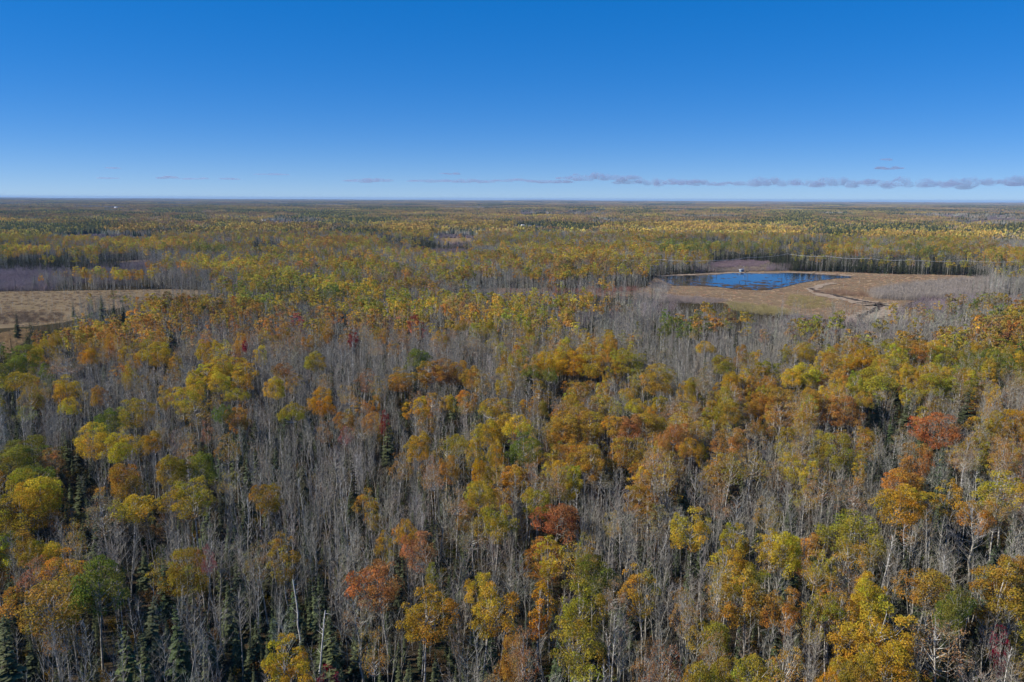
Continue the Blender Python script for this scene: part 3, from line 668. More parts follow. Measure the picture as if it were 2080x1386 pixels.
# ------------------------------------------------------------------ the trees one can single out in the photograph
# x, y of the crown's top, crown width and height in photograph pixels, colour, form ('d' dense, 's' sparse), optional name for labels
HAND = [
 # golden dome stand
 (397, 760, 40, 40, 'yellow', 'd', ''), (420, 738, 46, 46, 'yellow', 'd', ''), (448, 722, 48, 50, 'yellow', 'd', 'golden dome-shaped aspen grove'), (478, 720, 48, 55, 'yellow', 'd', ''), (502, 730, 40, 55, 'yellow', 'd', ''),
 (440, 756, 44, 40, 'yellow', 'd', ''), (476, 756, 40, 40, 'gold', 'd', ''), (390, 780, 34, 28, 'yellow', 'd', ''),
 (288, 710, 26, 13, 'yellow', 'd', 'small yellow umbrella-topped aspen'), (324, 694, 56, 50, 'gold', 'd', ''), (355, 715, 24, 36, 'orange', 'd', ''), (172, 708, 30, 27, 'amber', 'd', ''), (208, 707, 22, 24, 'orange', 's', ''),
 (138, 727, 62, 42, 'tan', 's', ''), (45, 700, 48, 50, 'green', 'd', ''), (20, 725, 50, 40, 'green', 'd', ''), (72, 705, 30, 28, 'yellow', 'd', ''), (132, 760, 54, 56, 'yellow', 'd', ''), (135, 808, 32, 30, 'yellow', 'd', ''),
 (54, 778, 37, 42, 'olive', 's', ''), (25, 756, 60, 30, 'yg', 'd', ''), (265, 810, 64, 56, 'olive', 'd', ''), (212, 833, 44, 38, 'green', 'd', ''), (192, 857, 64, 64, 'yellow', 'd', 'bright yellow lobed aspen'),
 (250, 880, 58, 42, 'yellow', 'd', ''), (253, 931, 64, 62, 'brown', 'd', ''), (328, 785, 27, 40, 'orange', 'd', ''), (370, 786, 48, 50, 'yellow', 'd', ''), (397, 812, 60, 48, 'olive', 's', ''), (478, 789, 42, 28, 'yg', 'd', ''),
 (447, 818, 37, 32, 'green', 'd', ''), (487, 824, 40, 46, 'orange', 'd', ''), (420, 848, 22, 32, 'salmon', 's', ''), (372, 877, 40, 46, 'orange', 's', ''), (460, 876, 46, 50, 'brown', 's', ''), (348, 922, 54, 46, 'olive', 'd', ''),
 (405, 918, 66, 58, 'green', 'd', ''), (392, 970, 80, 78, 'yg', 'd', 'wide yellow-green oak'), (58, 890, 92, 56, 'green', 'd', ''), (15, 905, 70, 50, 'green', 'd', ''), (106, 905, 46, 66, 'rust', 'd', ''), (45, 945, 62, 46, 'yg', 'd', ''),
 (57, 967, 78, 55, 'yellow', 'd', ''), (38, 1000, 96, 92, 'gold', 'd', 'broad golden-brown oak'), (258, 1010, 78, 52, 'yellow', 'd', ''), (205, 1002, 66, 68, 'tan', 's', ''), (150, 1055, 40, 45, 'brown', 's', ''), (495, 692, 11, 16, 'crimson', 'd', 'tiny crimson maple'),
 (636, 716, 43, 37, 'yg', 'd', ''), (858, 706, 45, 37, 'green', 'd', 'round green oak behind the orange grove'), (822, 746, 66, 58, 'orange', 'd', ''), (870, 733, 52, 50, 'orange', 'd', ''), (905, 729, 54, 50, 'rust', 'd', 'long orange grove'), (936, 733, 50, 48, 'orange', 'd', ''),
 (955, 745, 40, 40, 'orange', 'd', ''), (982, 752, 32, 48, 'brown', 's', ''), (737, 743, 44, 62, 'rust', 's', ''), (706, 782, 42, 38, 'orange', 's', ''), (765, 760, 30, 50, 'orange', 's', ''), (651, 785, 54, 50, 'amber', 'd', 'amber round maple'),
 (556, 766, 42, 38, 'yellow', 'd', ''), (570, 737, 40, 22, 'rust', 'd', ''), (594, 818, 46, 32, 'olive', 'd', ''), (662, 760, 32, 30, 'tan', 's', ''), (761, 802, 22, 26, 'orange', 'd', ''), (775, 834, 16, 22, 'red', 'd', 'small scarlet maple'),
 (659, 850, 32, 46, 'rust', 's', ''), (690, 868, 27, 30, 'pink', 's', ''), (842, 880, 56, 52, 'gold', 'd', ''), (905, 888, 56, 44, 'gold', 's', ''), (932, 880, 46, 32, 'yg', 'd', ''), (886, 946, 56, 48, 'orange', 's', ''), (880, 925, 42, 30, 'salmon', 's', ''),
 (925, 922, 38, 46, 'orange', 'd', ''), (970, 977, 54, 50, 'yellow', 'd', ''), (925, 993, 56, 50, 'tan', 's', ''), (1005, 1016, 70, 72, 'olive', 'd', ''), (993, 930, 42, 46, 'amber', 'd', ''), (1008, 897, 34, 42, 'gold', 'd', ''), (985, 853, 52, 46, 'gold', 'd', ''),
 (1022, 846, 70, 60, 'gold', 'd', ''), (1060, 880, 62, 66, 'green', 'd', 'green poplar'), (542, 979, 52, 56, 'olive', 'd', 'lone round olive-gold tree'), (757, 983, 50, 80, 'brown', 'd', ''), (805, 918, 46, 62, 'brown', 's', ''), (997, 811, 52, 32, 'brown', 'd', ''), (944, 800, 36, 34, 'olive', 's', ''),
 (1116, 714, 50, 50, 'amber', 'd', ''), (1165, 711, 60, 72, 'amber', 'd', 'tall amber grove'), (1205, 714, 58, 70, 'gold', 'd', ''), (1085, 742, 40, 27, 'green', 'd', ''), (1115, 745, 32, 24, 'green', 'd', ''), (1262, 706, 42, 22, 'yg', 'd', ''), (1280, 719, 62, 46, 'olive', 'd', ''),
 (1237, 803, 44, 42, 'yellow', 's', ''), (1290, 812, 37, 27, 'yellow', 'd', ''), (1345, 738, 62, 60, 'gold', 'd', ''), (1310, 745, 50, 50, 'olive', 's', ''), (1398, 768, 38, 34, 'gold', 'd', ''), (1435, 757, 40, 36, 'tan', 's', ''), (1318, 832, 70, 46, 'brown', 'd', ''), (1140, 846, 76, 60, 'brown', 'd', ''),
 (1206, 900, 58, 68, 'brown', 'd', ''), (1265, 880, 70, 72, 'brown', 'd', ''), (1205, 836, 58, 56, 'brown', 'd', ''), (1262, 840, 58, 50, 'rust', 'd', ''), (1338, 875, 30, 24, 'vermilion', 'd', ''), (1368, 863, 38, 34, 'vermilion', 'd', ''), (1400, 858, 42, 40, 'vermilion', 'd', 'vermilion maple row'), (1474, 864, 54, 56, 'vermilion', 'd', ''),
 (1403, 890, 44, 30, 'gold', 'd', ''), (1480, 916, 60, 56, 'olive', 's', ''), (1525, 914, 72, 70, 'gold', 's', ''), (1053, 846, 55, 38, 'yellow', 'd', ''), (1095, 985, 52, 54, 'yg', 'd', ''), (1141, 946, 52, 72, 'rust', 's', ''), (1477, 722, 50, 36, 'olive', 'd', ''), (1487, 816, 52, 46, 'olive', 'd', ''), (1540, 800, 50, 40, 'orange', 'd', ''),
 (1650, 738, 58, 46, 'yellow', 'd', ''), (1612, 745, 46, 40, 'yellow', 'd', ''), (1640, 697, 42, 38, 'gold', 'd', ''), (1757, 705, 36, 42, 'amber', 'd', ''), (1715, 718, 40, 38, 'yellow', 's', ''), (1868, 690, 40, 48, 'orange', 'd', 'orange aspen by a white trunk'), (1920, 697, 38, 46, 'yg', 'd', ''), (1800, 748, 78, 42, 'yg', 'd', 'wide lime-yellow poplar'), (1896, 755, 58, 36, 'yg', 'd', ''),
 (1712, 806, 70, 72, 'vermilion', 'd', 'big orange-red maple'), (1578, 786, 52, 34, 'orange', 'd', ''), (1590, 816, 62, 52, 'orange', 's', ''), (1697, 877, 72, 66, 'olive', 'd', ''), (1912, 842, 78, 56, 'brick', 'd', 'dome-topped brick-red maple'), (1880, 888, 56, 70, 'vermilion', 'd', ''), (2000, 877, 44, 56, 'olive', 'd', ''), (2035, 885, 46, 60, 'rust', 's', ''),
 (1605, 922, 42, 46, 'gold', 'd', ''), (1636, 922, 34, 48, 'gold', 'd', ''), (1748, 905, 24, 62, 'gold', 'd', ''), (1838, 953, 72, 62, 'orange', 'd', ''), (1815, 990, 80, 62, 'gold', 'd', ''), (1865, 985, 60, 62, 'gold', 'd', ''), (1938, 970, 44, 62, 'gold', 'd', ''), (2045, 960, 72, 66, 'gold', 'd', ''), (1681, 955, 60, 60, 'rust', 's', ''), (2060, 830, 48, 48, 'amber', 'd', ''),
 (107, 1170, 112, 104, 'orange', 'd', 'big spreading orange oak'), (188, 1145, 94, 86, 'green', 'd', 'big round green oak'), (367, 1120, 80, 82, 'olive', 'd', 'leaning olive-gold oak'), (427, 1112, 30, 30, 'pink', 's', ''), (78, 1132, 62, 60, 'salmon', 's', ''), (48, 1090, 46, 36, 'olive', 'd', ''),
 (582, 1077, 56, 84, 'brown', 'd', ''), (535, 1100, 56, 62, 'tan', 's', 'pale-limbed tan birch'), (775, 1072, 34, 62, 'gold', 'd', ''), (827, 1053, 42, 50, 'gold', 'd', ''), (863, 1077, 60, 66, 'salmon', 'd', 'salmon-orange maple'), (785, 1132, 92, 96, 'vermilion', 'd', 'sprawling vermilion maple'), (858, 1203, 96, 100, 'gold', 'd', 'big golden aspen on two white trunks'),
 (873, 1137, 30, 70, 'olive', 'd', ''), (960, 1060, 66, 52, 'tan', 's', 'tan aspen on white trunks'), (990, 1159, 56, 60, 'gold', 'd', ''), (978, 1196, 86, 92, 'gold', 'd', 'tall golden two-tier aspen'), (585, 1298, 82, 92, 'gold', 'd', 'golden aspen near the pale snag'), (660, 1330, 38, 70, 'crimson', 's', 'crimson maple sapling'), (752, 1275, 50, 60, 'brown', 's', ''),
 (1118, 1020, 98, 76, 'brick', 'd', 'brick-red broad maple'), (1115, 1088, 56, 86, 'yellow', 'd', ''), (1188, 1080, 46, 62, 'olive', 's', ''), (1208, 1122, 80, 72, 'green', 'd', 'dark green broad oak'), (1097, 1175, 46, 96, 'amber', 'd', 'narrow amber aspen'), (1172, 1186, 80, 90, 'olive', 'd', ''), (1178, 1270, 80, 86, 'yg', 'd', 'lime-yellow birch'),
 (1240, 1172, 60, 46, 'tan', 's', ''), (1312, 1142, 64, 104, 'gold', 'd', 'golden aspen with a spiked top'), (1408, 1030, 70, 72, 'gold', 'd', ''), (1487, 1063, 52, 66, 'gold', 'd', ''), (1460, 1140, 54, 98, 'brown', 's', ''), (1525, 1140, 82, 130, 'brown', 'd', 'tallest golden-brown aspen'), (1408, 1198, 52, 72, 'brown', 's', ''), (1055, 1278, 62, 100, 'salmon', 's', ''),
 (1330, 1320, 72, 70, 'salmon', 's', ''), (1295, 1290, 46, 60, 'rust', 's', ''), (1405, 1325, 62, 62, 'yg', 'd', ''), (1475, 1346, 62, 50, 'olive', 'd', ''), (1520, 1326, 86, 62, 'yg', 'd', 'lime-green crown at the bottom edge'), (1248, 1040, 32, 30, 'gold', 's', ''), (1440, 1275, 56, 62, 'rust', 's', ''),
 (1723, 1036, 112, 82, 'yg', 'd', 'wide yellow-green poplar'), (1590, 1075, 78, 72, 'yellow', 'd', ''), (1643, 1115, 48, 52, 'gold', 's', ''), (1737, 1100, 52, 62, 'amber', 's', ''), (1870, 1150, 96, 68, 'orange', 'd', 'umbrella-shaped orange oak'), (1775, 1178, 60, 52, 'yellow', 'd', ''), (2028, 1120, 90, 130, 'olive', 'd', 'tall olive-yellow poplar'),
 (1715, 1210, 70, 100, 'brown', 'd', ''), (1775, 1226, 110, 110, 'gold', 'd', 'massive golden poplar'), (1800, 1310, 100, 90, 'gold', 'd', ''), (1735, 1320, 66, 80, 'brown', 'd', ''), (1915, 1250, 100, 120, 'tan', 's', 'sparse tan poplar with white limbs'), (1945, 1210, 46, 50, 'green', 'd', ''), (1985, 1198, 50, 50, 'green', 'd', ''), (2055, 1266, 26, 60, 'crimson', 's', 'crimson maple at the edge'),
 (1600, 1190, 62, 76, 'orange', 'd', ''), (1655, 1236, 46, 56, 'gold', 's', ''), (2030, 1000, 60, 60, 'tan', 's', ''), (1560, 1010, 50, 60, 'olive', 's', ''), (1680, 1365, 46, 40, 'amber', 'd', ''),
]
# single conifers: x, y of the tip, width and height in pixels, tint, name
HAND_CON = [(787, 852, 30, 84, 1.15, 'big dark spruce'), (1394, 955, 38, 80, 1.9, 'bright green pine'), (1760, 752, 18, 50, 1.0, ''), (1823, 770, 20, 44, 1.0, ''), (1968, 786, 52, 70, .9, 'broad dark pine'), (1842, 808, 28, 60, 1.0, ''), (1783, 803, 28, 62, 1.1, ''),
            (722, 1298, 30, 70, 1.5, ''), (762, 1312, 26, 76, 1.5, 'pale spruce trio'), (825, 1338, 22, 60, 1.5, ''), (694, 1358, 26, 60, 1.5, ''), (885, 1320, 22, 66, 1.4, ''), (700, 640, 18, 22, .8, ''), (148, 614, 9, 24, 1.0, ''), (205, 600, 18, 40, 1.3, ''), (228, 610, 11, 26, 1.0, ''), (248, 617, 14, 30, 1.1, ''), (1500, 625, 8, 26, .9, ''),
            (1200, 645, 9, 28, .8, ''), (1330, 650, 9, 22, .8, ''), (30, 632, 12, 40, .8, ''), (345, 668, 26, 36, 1.6, ''), (820, 812, 18, 40, 1.1, ''), (920, 815, 18, 44, 1.1, ''), (1120, 815, 16, 40, 1.1, ''), (135, 880, 26, 60, 1.1, ''), (300, 985, 24, 60, 1.1, ''), (160, 965, 26, 70, 1.0, ''), (480, 1275, 28, 80, 1.3, ''), (520, 1260, 30, 90, 1.2, ''), (505, 1300, 26, 80, 1.3, ''), (60, 1300, 28, 70, 1.2, ''), (290, 1120, 34, 70, 1.3, '')]
# single bare or dead trees: x, y of the top, width, height in pixels, what
HAND_BARE = [(608, 1178, 30, 130, 'snag', 'pale broken snag'), (640, 1245, 24, 110, 'snag', ''), (210, 898, 46, 100, 'bare', 'white-trunked leafless birch'), (1985, 1030, 104, 150, 'bare', 'wide grey leafless poplar'), (735, 930, 30, 100, 'bare', ''), (1640, 1320, 60, 80, 'bare', ''), (628, 870, 34, 90, 'bare', ''), (1005, 1000, 40, 80, 'bare', ''),
             (885, 795, 30, 70, 'bare', ''), (990, 810, 26, 60, 'bare', ''), (1350, 1090, 40, 140, 'bare', ''), (230, 1290, 50, 120, 'bare', ''), (120, 1270, 46, 110, 'bare', ''), (410, 1290, 60, 110, 'bare', '')]

trees = []       # dicts of every tree that becomes an object of its own
taken = []       # ground spots already used
guard = []       # pixel boxes of crowns that nothing nearer may cover
def crown_dims(dist, depression, wpx, hpx):
    w = wpx * dist / FPX
    v = (hpx * dist / FPX) ** 2 - (w * math.sin(depression)) ** 2
    return w, max(math.sqrt(max(v, 0)) / math.cos(depression), .45 * w)

def add_leafy(px, py, wpx, hpx, colour, dens, nm, H=None):
    g = np.random.default_rng(int(px * 7 + py * 13))
    H = H or float(np.clip(14.6 + g.normal(0, 1.0), 12.5, 17.5))
    b = at(px, py, H); d = math.hypot(b[0], b[1]); dep = math.atan2(CAM_Z - H, d); sl = math.hypot(d, CAM_Z - H)
    w, ch = crown_dims(sl, dep, wpx, hpx); ch = min(ch, H * .86)
    best, bi = 1e9, 0
    for i, s in enumerate(LEAFY_SPEC):
        sparse = s[4] < 2200
        if sparse != (dens == 's'): continue
        e = abs(math.log((s[1] / 16) / (ch / H))) * 1.3 + abs(math.log((s[2] / s[1]) / (w / ch))) + g.random() * .25
        if e < best: best, bi = e, i
    s = LEAFY_SPEC[bi]
    t = np.array(TINT[colour]) * g.uniform(.9, 1.1) * (1 + g.normal(0, .05, 3))
    trees.append(dict(kind='leafy', x=b[0], y=b[1], H=H, sx=w / s[2], sz=H / 16, mesh=bi, tint=t, colour=colour, dens=dens, name=nm, px=px, py=py, w=wpx, h=hpx, rot=g.uniform(0, 6.28), wm=w, hand=True))
    taken.append((b[0], b[1], max(1.2, w * .30))); guard.append((px, py, wpx, hpx, d))
for a in HAND: add_leafy(*a)
for (px, py, wpx, hpx, br, nm) in HAND_CON:
    d0 = at(px, py, 10); dist = math.hypot(d0[0], d0[1]); H = float(np.clip(hpx * dist / FPX * 1.15, 5, 15))
    b = at(px, py, H); d = math.hypot(b[0], b[1]); w = wpx * d / FPX
    pine = 'pine' in nm
    k = 4 if pine else int(rng.integers(0, 4)); s = CON_SPEC[k]
    trees.append(dict(kind='pine' if pine else 'spruce', x=b[0], y=b[1], H=H, sx=w / s[1] * 1.1, sz=H / 13, mesh=k, tint=np.array(TINT['spruce']) * br, name=nm, px=px, py=py, w=wpx, h=hpx, rot=rng.uniform(0, 6.28), hand=True, colour='dark green'))
    taken.append((b[0], b[1], 1.0)); guard.append((px, py, wpx, hpx, d))
for (px, py, wpx, hpx, what, nm) in HAND_BARE:
    H = 14.0 if what == 'bare' else 12.0
    b = at(px, py, H); d = math.hypot(b[0], b[1]); w = wpx * d / FPX
    k = 7 if wpx > 90 else int(rng.integers(0, 8)); w0 = 13 * BARE_SPEC[k]['spread'] * 1.7
    trees.append(dict(kind=what, x=b[0], y=b[1], H=H, sx=float(np.clip(w / w0, .7, 1.6)) if what == 'bare' else 1.0, sz=H / 13, mesh=k, tint=np.array((.40, .37, .34)), name=nm, px=px, py=py, w=wpx, h=hpx, rot=rng.uniform(0, 6.28), hand=True, colour='pale grey'))
    taken.append((b[0], b[1], 1.2)); guard.append((px, py, wpx, hpx * .6, d))
taken = np.array(taken); guard = np.array(guard)

def hides_a_guarded_crown(px, dist, wm):
    """true where a tree would stand in front of one of the crowns placed above"""
    bad = np.zeros(len(dist), bool)
    wp = wm * FPX / dist
    for gx, gy, gw, gh, gd in guard:
        bad |= (dist < gd + 1) & (np.abs(px[:, 0] - gx) < gw * .42 + wp * .35) & (px[:, 1] < gy + gh * .82) & (px[:, 1] > gy - 70)
    return bad

# ------------------------------------------------------------------ the forest round them
def stand(d0, d1, half, sp, g, Hl, Hb, Hs):
    x, y = jitter_grid(d0, d1, half, sp, g)
    L, _ = letters_at(x, y, 13.0, g)
    sp_ = pick_species(L, g, (x, y), 9.0 if d0 < 200 else 40.0, .35 if d0 < 200 else .72)
    names = np.array(SPECIES)[sp_]
    k = ~blocked(x, y)
    H = np.where(names == 'bare', g.normal(*Hb, len(x)), np.where(names == 'spruce', g.normal(*Hs, len(x)), g.normal(*Hl, len(x))))
    H = np.clip(H, 4.0, 18.5)
    k &= names != 'none'
    L2, _ = letters_at(x, y, H, np.random.default_rng(3), 8, .05)
    k &= ~(np.isin(L2, ['F', 'D', 'W']) & (H > 13.4)); k &= ~((L2 == 'P') & (H > 11) & (names != 'brush') & (g.random(len(x)) < .85))
    return x[k], y[k], names[k], H[k], L[k]

g = np.random.default_rng(11)
# near forest, single detailed trees
nx, ny, nn, nH, nL = stand(72, 330, math.radians(39), 2.6, g, (13.4, 1.7), (10.8, 2.1), (8.6, 2.4))
leafy_m = ~np.isin(nn, ['bare', 'spruce', 'brush'])
# crowns need room: thin leafy trees out
keep = np.ones(len(nx), bool)
npx, _ = project(np.stack([nx, ny, nH], 1))
drop = leafy_m & (g.random(len(nx)) > np.where(np.isin(nL, ['O', 'G', 'Y', 'g']), .62, np.where(np.isin(nL, ['M', 'N']), .30, .2)) * np.where(ny > 150, 1.0, .72) * np.where((npx[:, 0] < 1010) & (npx[:, 1] > 690), .38, np.where(npx[:, 1] < 960, 1.05, .8)))
swap = drop & (g.random(len(nx)) < .62)
nn[swap] = 'bare'; nH[swap] = g.normal(11.4, 1.5, int(swap.sum())); leafy_m &= ~drop
keep[drop & ~swap] = False
nW = np.where(leafy_m, g.uniform(3.6, 6.2, len(nx)), np.where(nn == 'spruce', 2.6, 3.2))
top, dep_ = project(np.stack([nx, ny, nH], 1)); nd = np.hypot(nx, ny)
keep &= ~hides_a_guarded_crown(top, nd, nW)
for tx, ty, tr in taken: keep &= (nx - tx) ** 2 + (ny - ty) ** 2 > tr ** 2
def sub(*a): return [q[keep] for q in a]
nx, ny, nn, nH, nW, nd, top, nL = sub(nx, ny, nn, nH, nW, nd, top, nL)
inframe = (top[:, 0] > 5) & (top[:, 0] < 2075) & (top[:, 1] < 1372) & (top[:, 1] > 380)
size = nH / nd

def tint_of(names, g):
    base = np.array([TINT[n] for n in names]); n = len(names)
    v = np.where(np.isin(names, ['bare', 'spruce'])[:, None], g.uniform(.55, 1.35, (n, 1)), g.uniform(.8, 1.2, (n, 1))) * (1 + g.normal(0, .06, (n, 3)))
    return np.clip(base * v, .004, .7)
nT = tint_of(nn, g)
warm = g.random(len(nn)) < .18
nT[(nn == 'bare') & warm] *= np.array([1.15, .92, .78])
sparse_names = np.isin(nn, ['tan', 'rust'])
SPARSE = [7, 8, 9, 10]; DENSE = [0, 1, 2, 3, 4, 5, 6, 11, 12, 13, 14]
leafy_m = ~np.isin(nn, ['bare', 'spruce', 'brush'])
nv = np.where(leafy_m, np.where(sparse_names | (g.random(len(nn)) < .3), g.choice(SPARSE, len(nn)), g.choice(DENSE, len(nn))), np.where(nn == 'spruce', g.integers(0, 4, len(nn)), g.integers(0, 10, len(nn))))

chosen = np.zeros(len(nn), bool)
n_hand = {'leafy': len(HAND), 'spruce': len(HAND_CON), 'bare': len(HAND_BARE)}
for kind, mask, cnt in (('leafy', leafy_m, 290 - n_hand['leafy']), ('bare', nn == 'bare', 280), ('spruce', nn == 'spruce', 190)):
    idx = np.where(mask & inframe)[0]; idx = idx[np.argsort(-size[idx])][:max(cnt, 0)]
    chosen[idx] = True
    for i in idx:
        s = LEAFY_SPEC[nv[i]] if kind == 'leafy' else None
        sx = nW[i] / s[2] if kind == 'leafy' else (nH[i] / 13 * g.uniform(.85, 1.15))
        trees.append(dict(kind=kind, x=nx[i], y=ny[i], H=nH[i], sx=sx, sz=nH[i] / (16 if kind == 'leafy' else 13), mesh=int(nv[i]), tint=nT[i], colour=nn[i], dens='s' if kind == 'leafy' and nv[i] in SPARSE else 'd',
                          name='', px=top[i, 0], py=top[i, 1], w=nW[i] * FPX / nd[i], h=0, rot=g.uniform(0, 6.28), hand=False, wm=nW[i]))

def emit(name, label, meshes, m, specs_w=None, h0=16.0, sxfun=None):
    n = int(m.sum())
    rot = np.zeros((n, 3)); rot[:, 2] = g.uniform(0, 6.28, n); rot[:, :2] = g.normal(0, .07, (n, 2))
    sz = nH[m] / h0; sx = nW[m] / np.array([specs_w[v] for v in nv[m]]) if specs_w else sz * g.uniform(.85, 1.2, n)
    return scatter(name, label, meshes, nx[m], ny[m], np.zeros(n), rot, np.stack([sx, sx, sz], 1), nT[m], nv[m])
rest = ~chosen
emit('autumn_woodland', 'gold and rust leafy trees filling the near forest', LEAFY_FULL, rest & leafy_m, [s[2] for s in LEAFY_SPEC], 16.0)
emit('leafless_woodland', 'dense grey leafless trees of the near forest', BARE_FULL, rest & (nn == 'bare'), None, 13.0)
emit('conifer_woodland', 'dark green young conifers between the bare trunks', CONIFER_FULL, rest & (nn == 'spruce'), None, 13.0)

# undergrowth of the near forest
ux, uy = jitter_grid(70, 330, math.radians(39), 2.6, g)
k = ~blocked(ux, uy); ux, uy = ux[k], uy[k]
uL, _ = letters_at(ux, uy, 2.0, g)
r = g.random(len(ux)); V = np.isin(uL, ['V', 's', 'S'])
kind = np.where(r < np.where(V, .52, .26), 6, np.where(r < .62, 0, 3)) + 0
uv = np.where(kind == 6, 6 + g.integers(0, 2, len(ux)), np.where(kind == 0, g.integers(0, 3, len(ux)), 3 + g.integers(0, 3, len(ux))))
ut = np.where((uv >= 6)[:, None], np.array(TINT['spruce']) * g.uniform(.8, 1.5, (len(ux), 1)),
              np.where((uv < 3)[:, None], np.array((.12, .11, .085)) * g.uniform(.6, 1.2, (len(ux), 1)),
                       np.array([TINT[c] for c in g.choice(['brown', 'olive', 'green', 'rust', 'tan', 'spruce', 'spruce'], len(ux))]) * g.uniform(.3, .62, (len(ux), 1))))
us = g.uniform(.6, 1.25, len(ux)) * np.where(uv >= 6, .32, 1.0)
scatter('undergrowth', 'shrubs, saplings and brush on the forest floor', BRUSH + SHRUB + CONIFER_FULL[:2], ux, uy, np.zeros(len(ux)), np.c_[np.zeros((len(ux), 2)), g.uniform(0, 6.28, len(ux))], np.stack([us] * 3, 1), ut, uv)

# middle distance
mx, my, mn, mH, mL = stand(330, 1350, math.radians(37), 3.9, g, (13.6, 1.5), (11.8, 1.4), (10.5, 2.2))
mtop, _ = project(np.stack([mx, my, mH], 1)); md_ = np.hypot(mx, my)
lm = ~np.isin(mn, ['bare', 'spruce', 'brush'])
keep = ~hides_a_guarded_crown(mtop, md_, np.where(lm, 5.0, 3.0))
keep &= ~(lm & (g.random(len(mx)) > .56)); keep &= ~((mn == 'bare') & (g.random(len(mx)) > .8))
for tx, ty, tr in taken: keep &= (mx - tx) ** 2 + (my - ty) ** 2 > tr ** 2
mx, my, mn, mH, lm, md_ = mx[keep], my[keep], mn[keep], mH[keep], lm[keep], md_[keep]
mT = tint_of(mn, g)
# whole stands of bare wood or spruce lie across the gold ones
bandn = far_noise(mx / 2.3, my, 36, 12.0) + .5 * far_noise(mx / 1.6 + 400, my, 17, 2.0)
lo_, hi_ = np.quantile(bandn, (.15, .80)); r1 = g.random(len(mx)) + np.clip((470 - md_) / 100, 0, 1)
to_bare = lm & (bandn > hi_) & (r1 < .88); to_spruce = lm & (bandn < lo_) & (r1 < .72)
mn[to_bare] = 'bare'; mH[to_bare] *= .84; mn[to_spruce] = 'spruce'; mH[to_spruce] *= .8
lm &= ~(to_bare | to_spruce); mT = tint_of(mn, g)
# trees of one clone share a colour: patches
pn = far_noise(mx, my, 34, 2.0)
mT *= (1 + .2 * np.tanh(pn))[:, None]
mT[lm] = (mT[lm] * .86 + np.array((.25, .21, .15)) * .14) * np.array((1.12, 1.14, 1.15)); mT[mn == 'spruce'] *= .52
purple = np.clip((md_ - 350) / 500, 0, 1)[:, None] * (mn == 'bare')[:, None]
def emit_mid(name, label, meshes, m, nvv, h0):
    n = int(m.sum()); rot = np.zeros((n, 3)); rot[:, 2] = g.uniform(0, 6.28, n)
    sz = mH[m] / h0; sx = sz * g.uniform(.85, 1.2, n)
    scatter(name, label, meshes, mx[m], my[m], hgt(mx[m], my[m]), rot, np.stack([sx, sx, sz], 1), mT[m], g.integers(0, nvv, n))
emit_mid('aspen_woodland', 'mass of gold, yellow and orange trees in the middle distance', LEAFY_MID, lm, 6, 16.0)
emit_mid('bare_woodland', 'mass of grey leafless trees in the middle distance', BARE_MID, mn == 'bare', 6, 13.0)
emit_mid('spruce_woodland', 'dark spruce stands in the middle distance', CONIFER_MID, mn == 'spruce', 4, 13.0)
m = mn == 'brush'; n = int(m.sum())
bs = g.uniform(.7, 1.3, n) * 1.15
scatter('alder_brush', 'low purple-grey leafless alder brush round the wet openings', BRUSH, mx[m], my[m], hgt(mx[m], my[m]), np.c_[np.zeros((n, 2)), g.uniform(0, 6.28, n)], np.stack([bs * 1.5, bs * 1.5, bs], 1), mT[m], g.integers(0, 3, n))

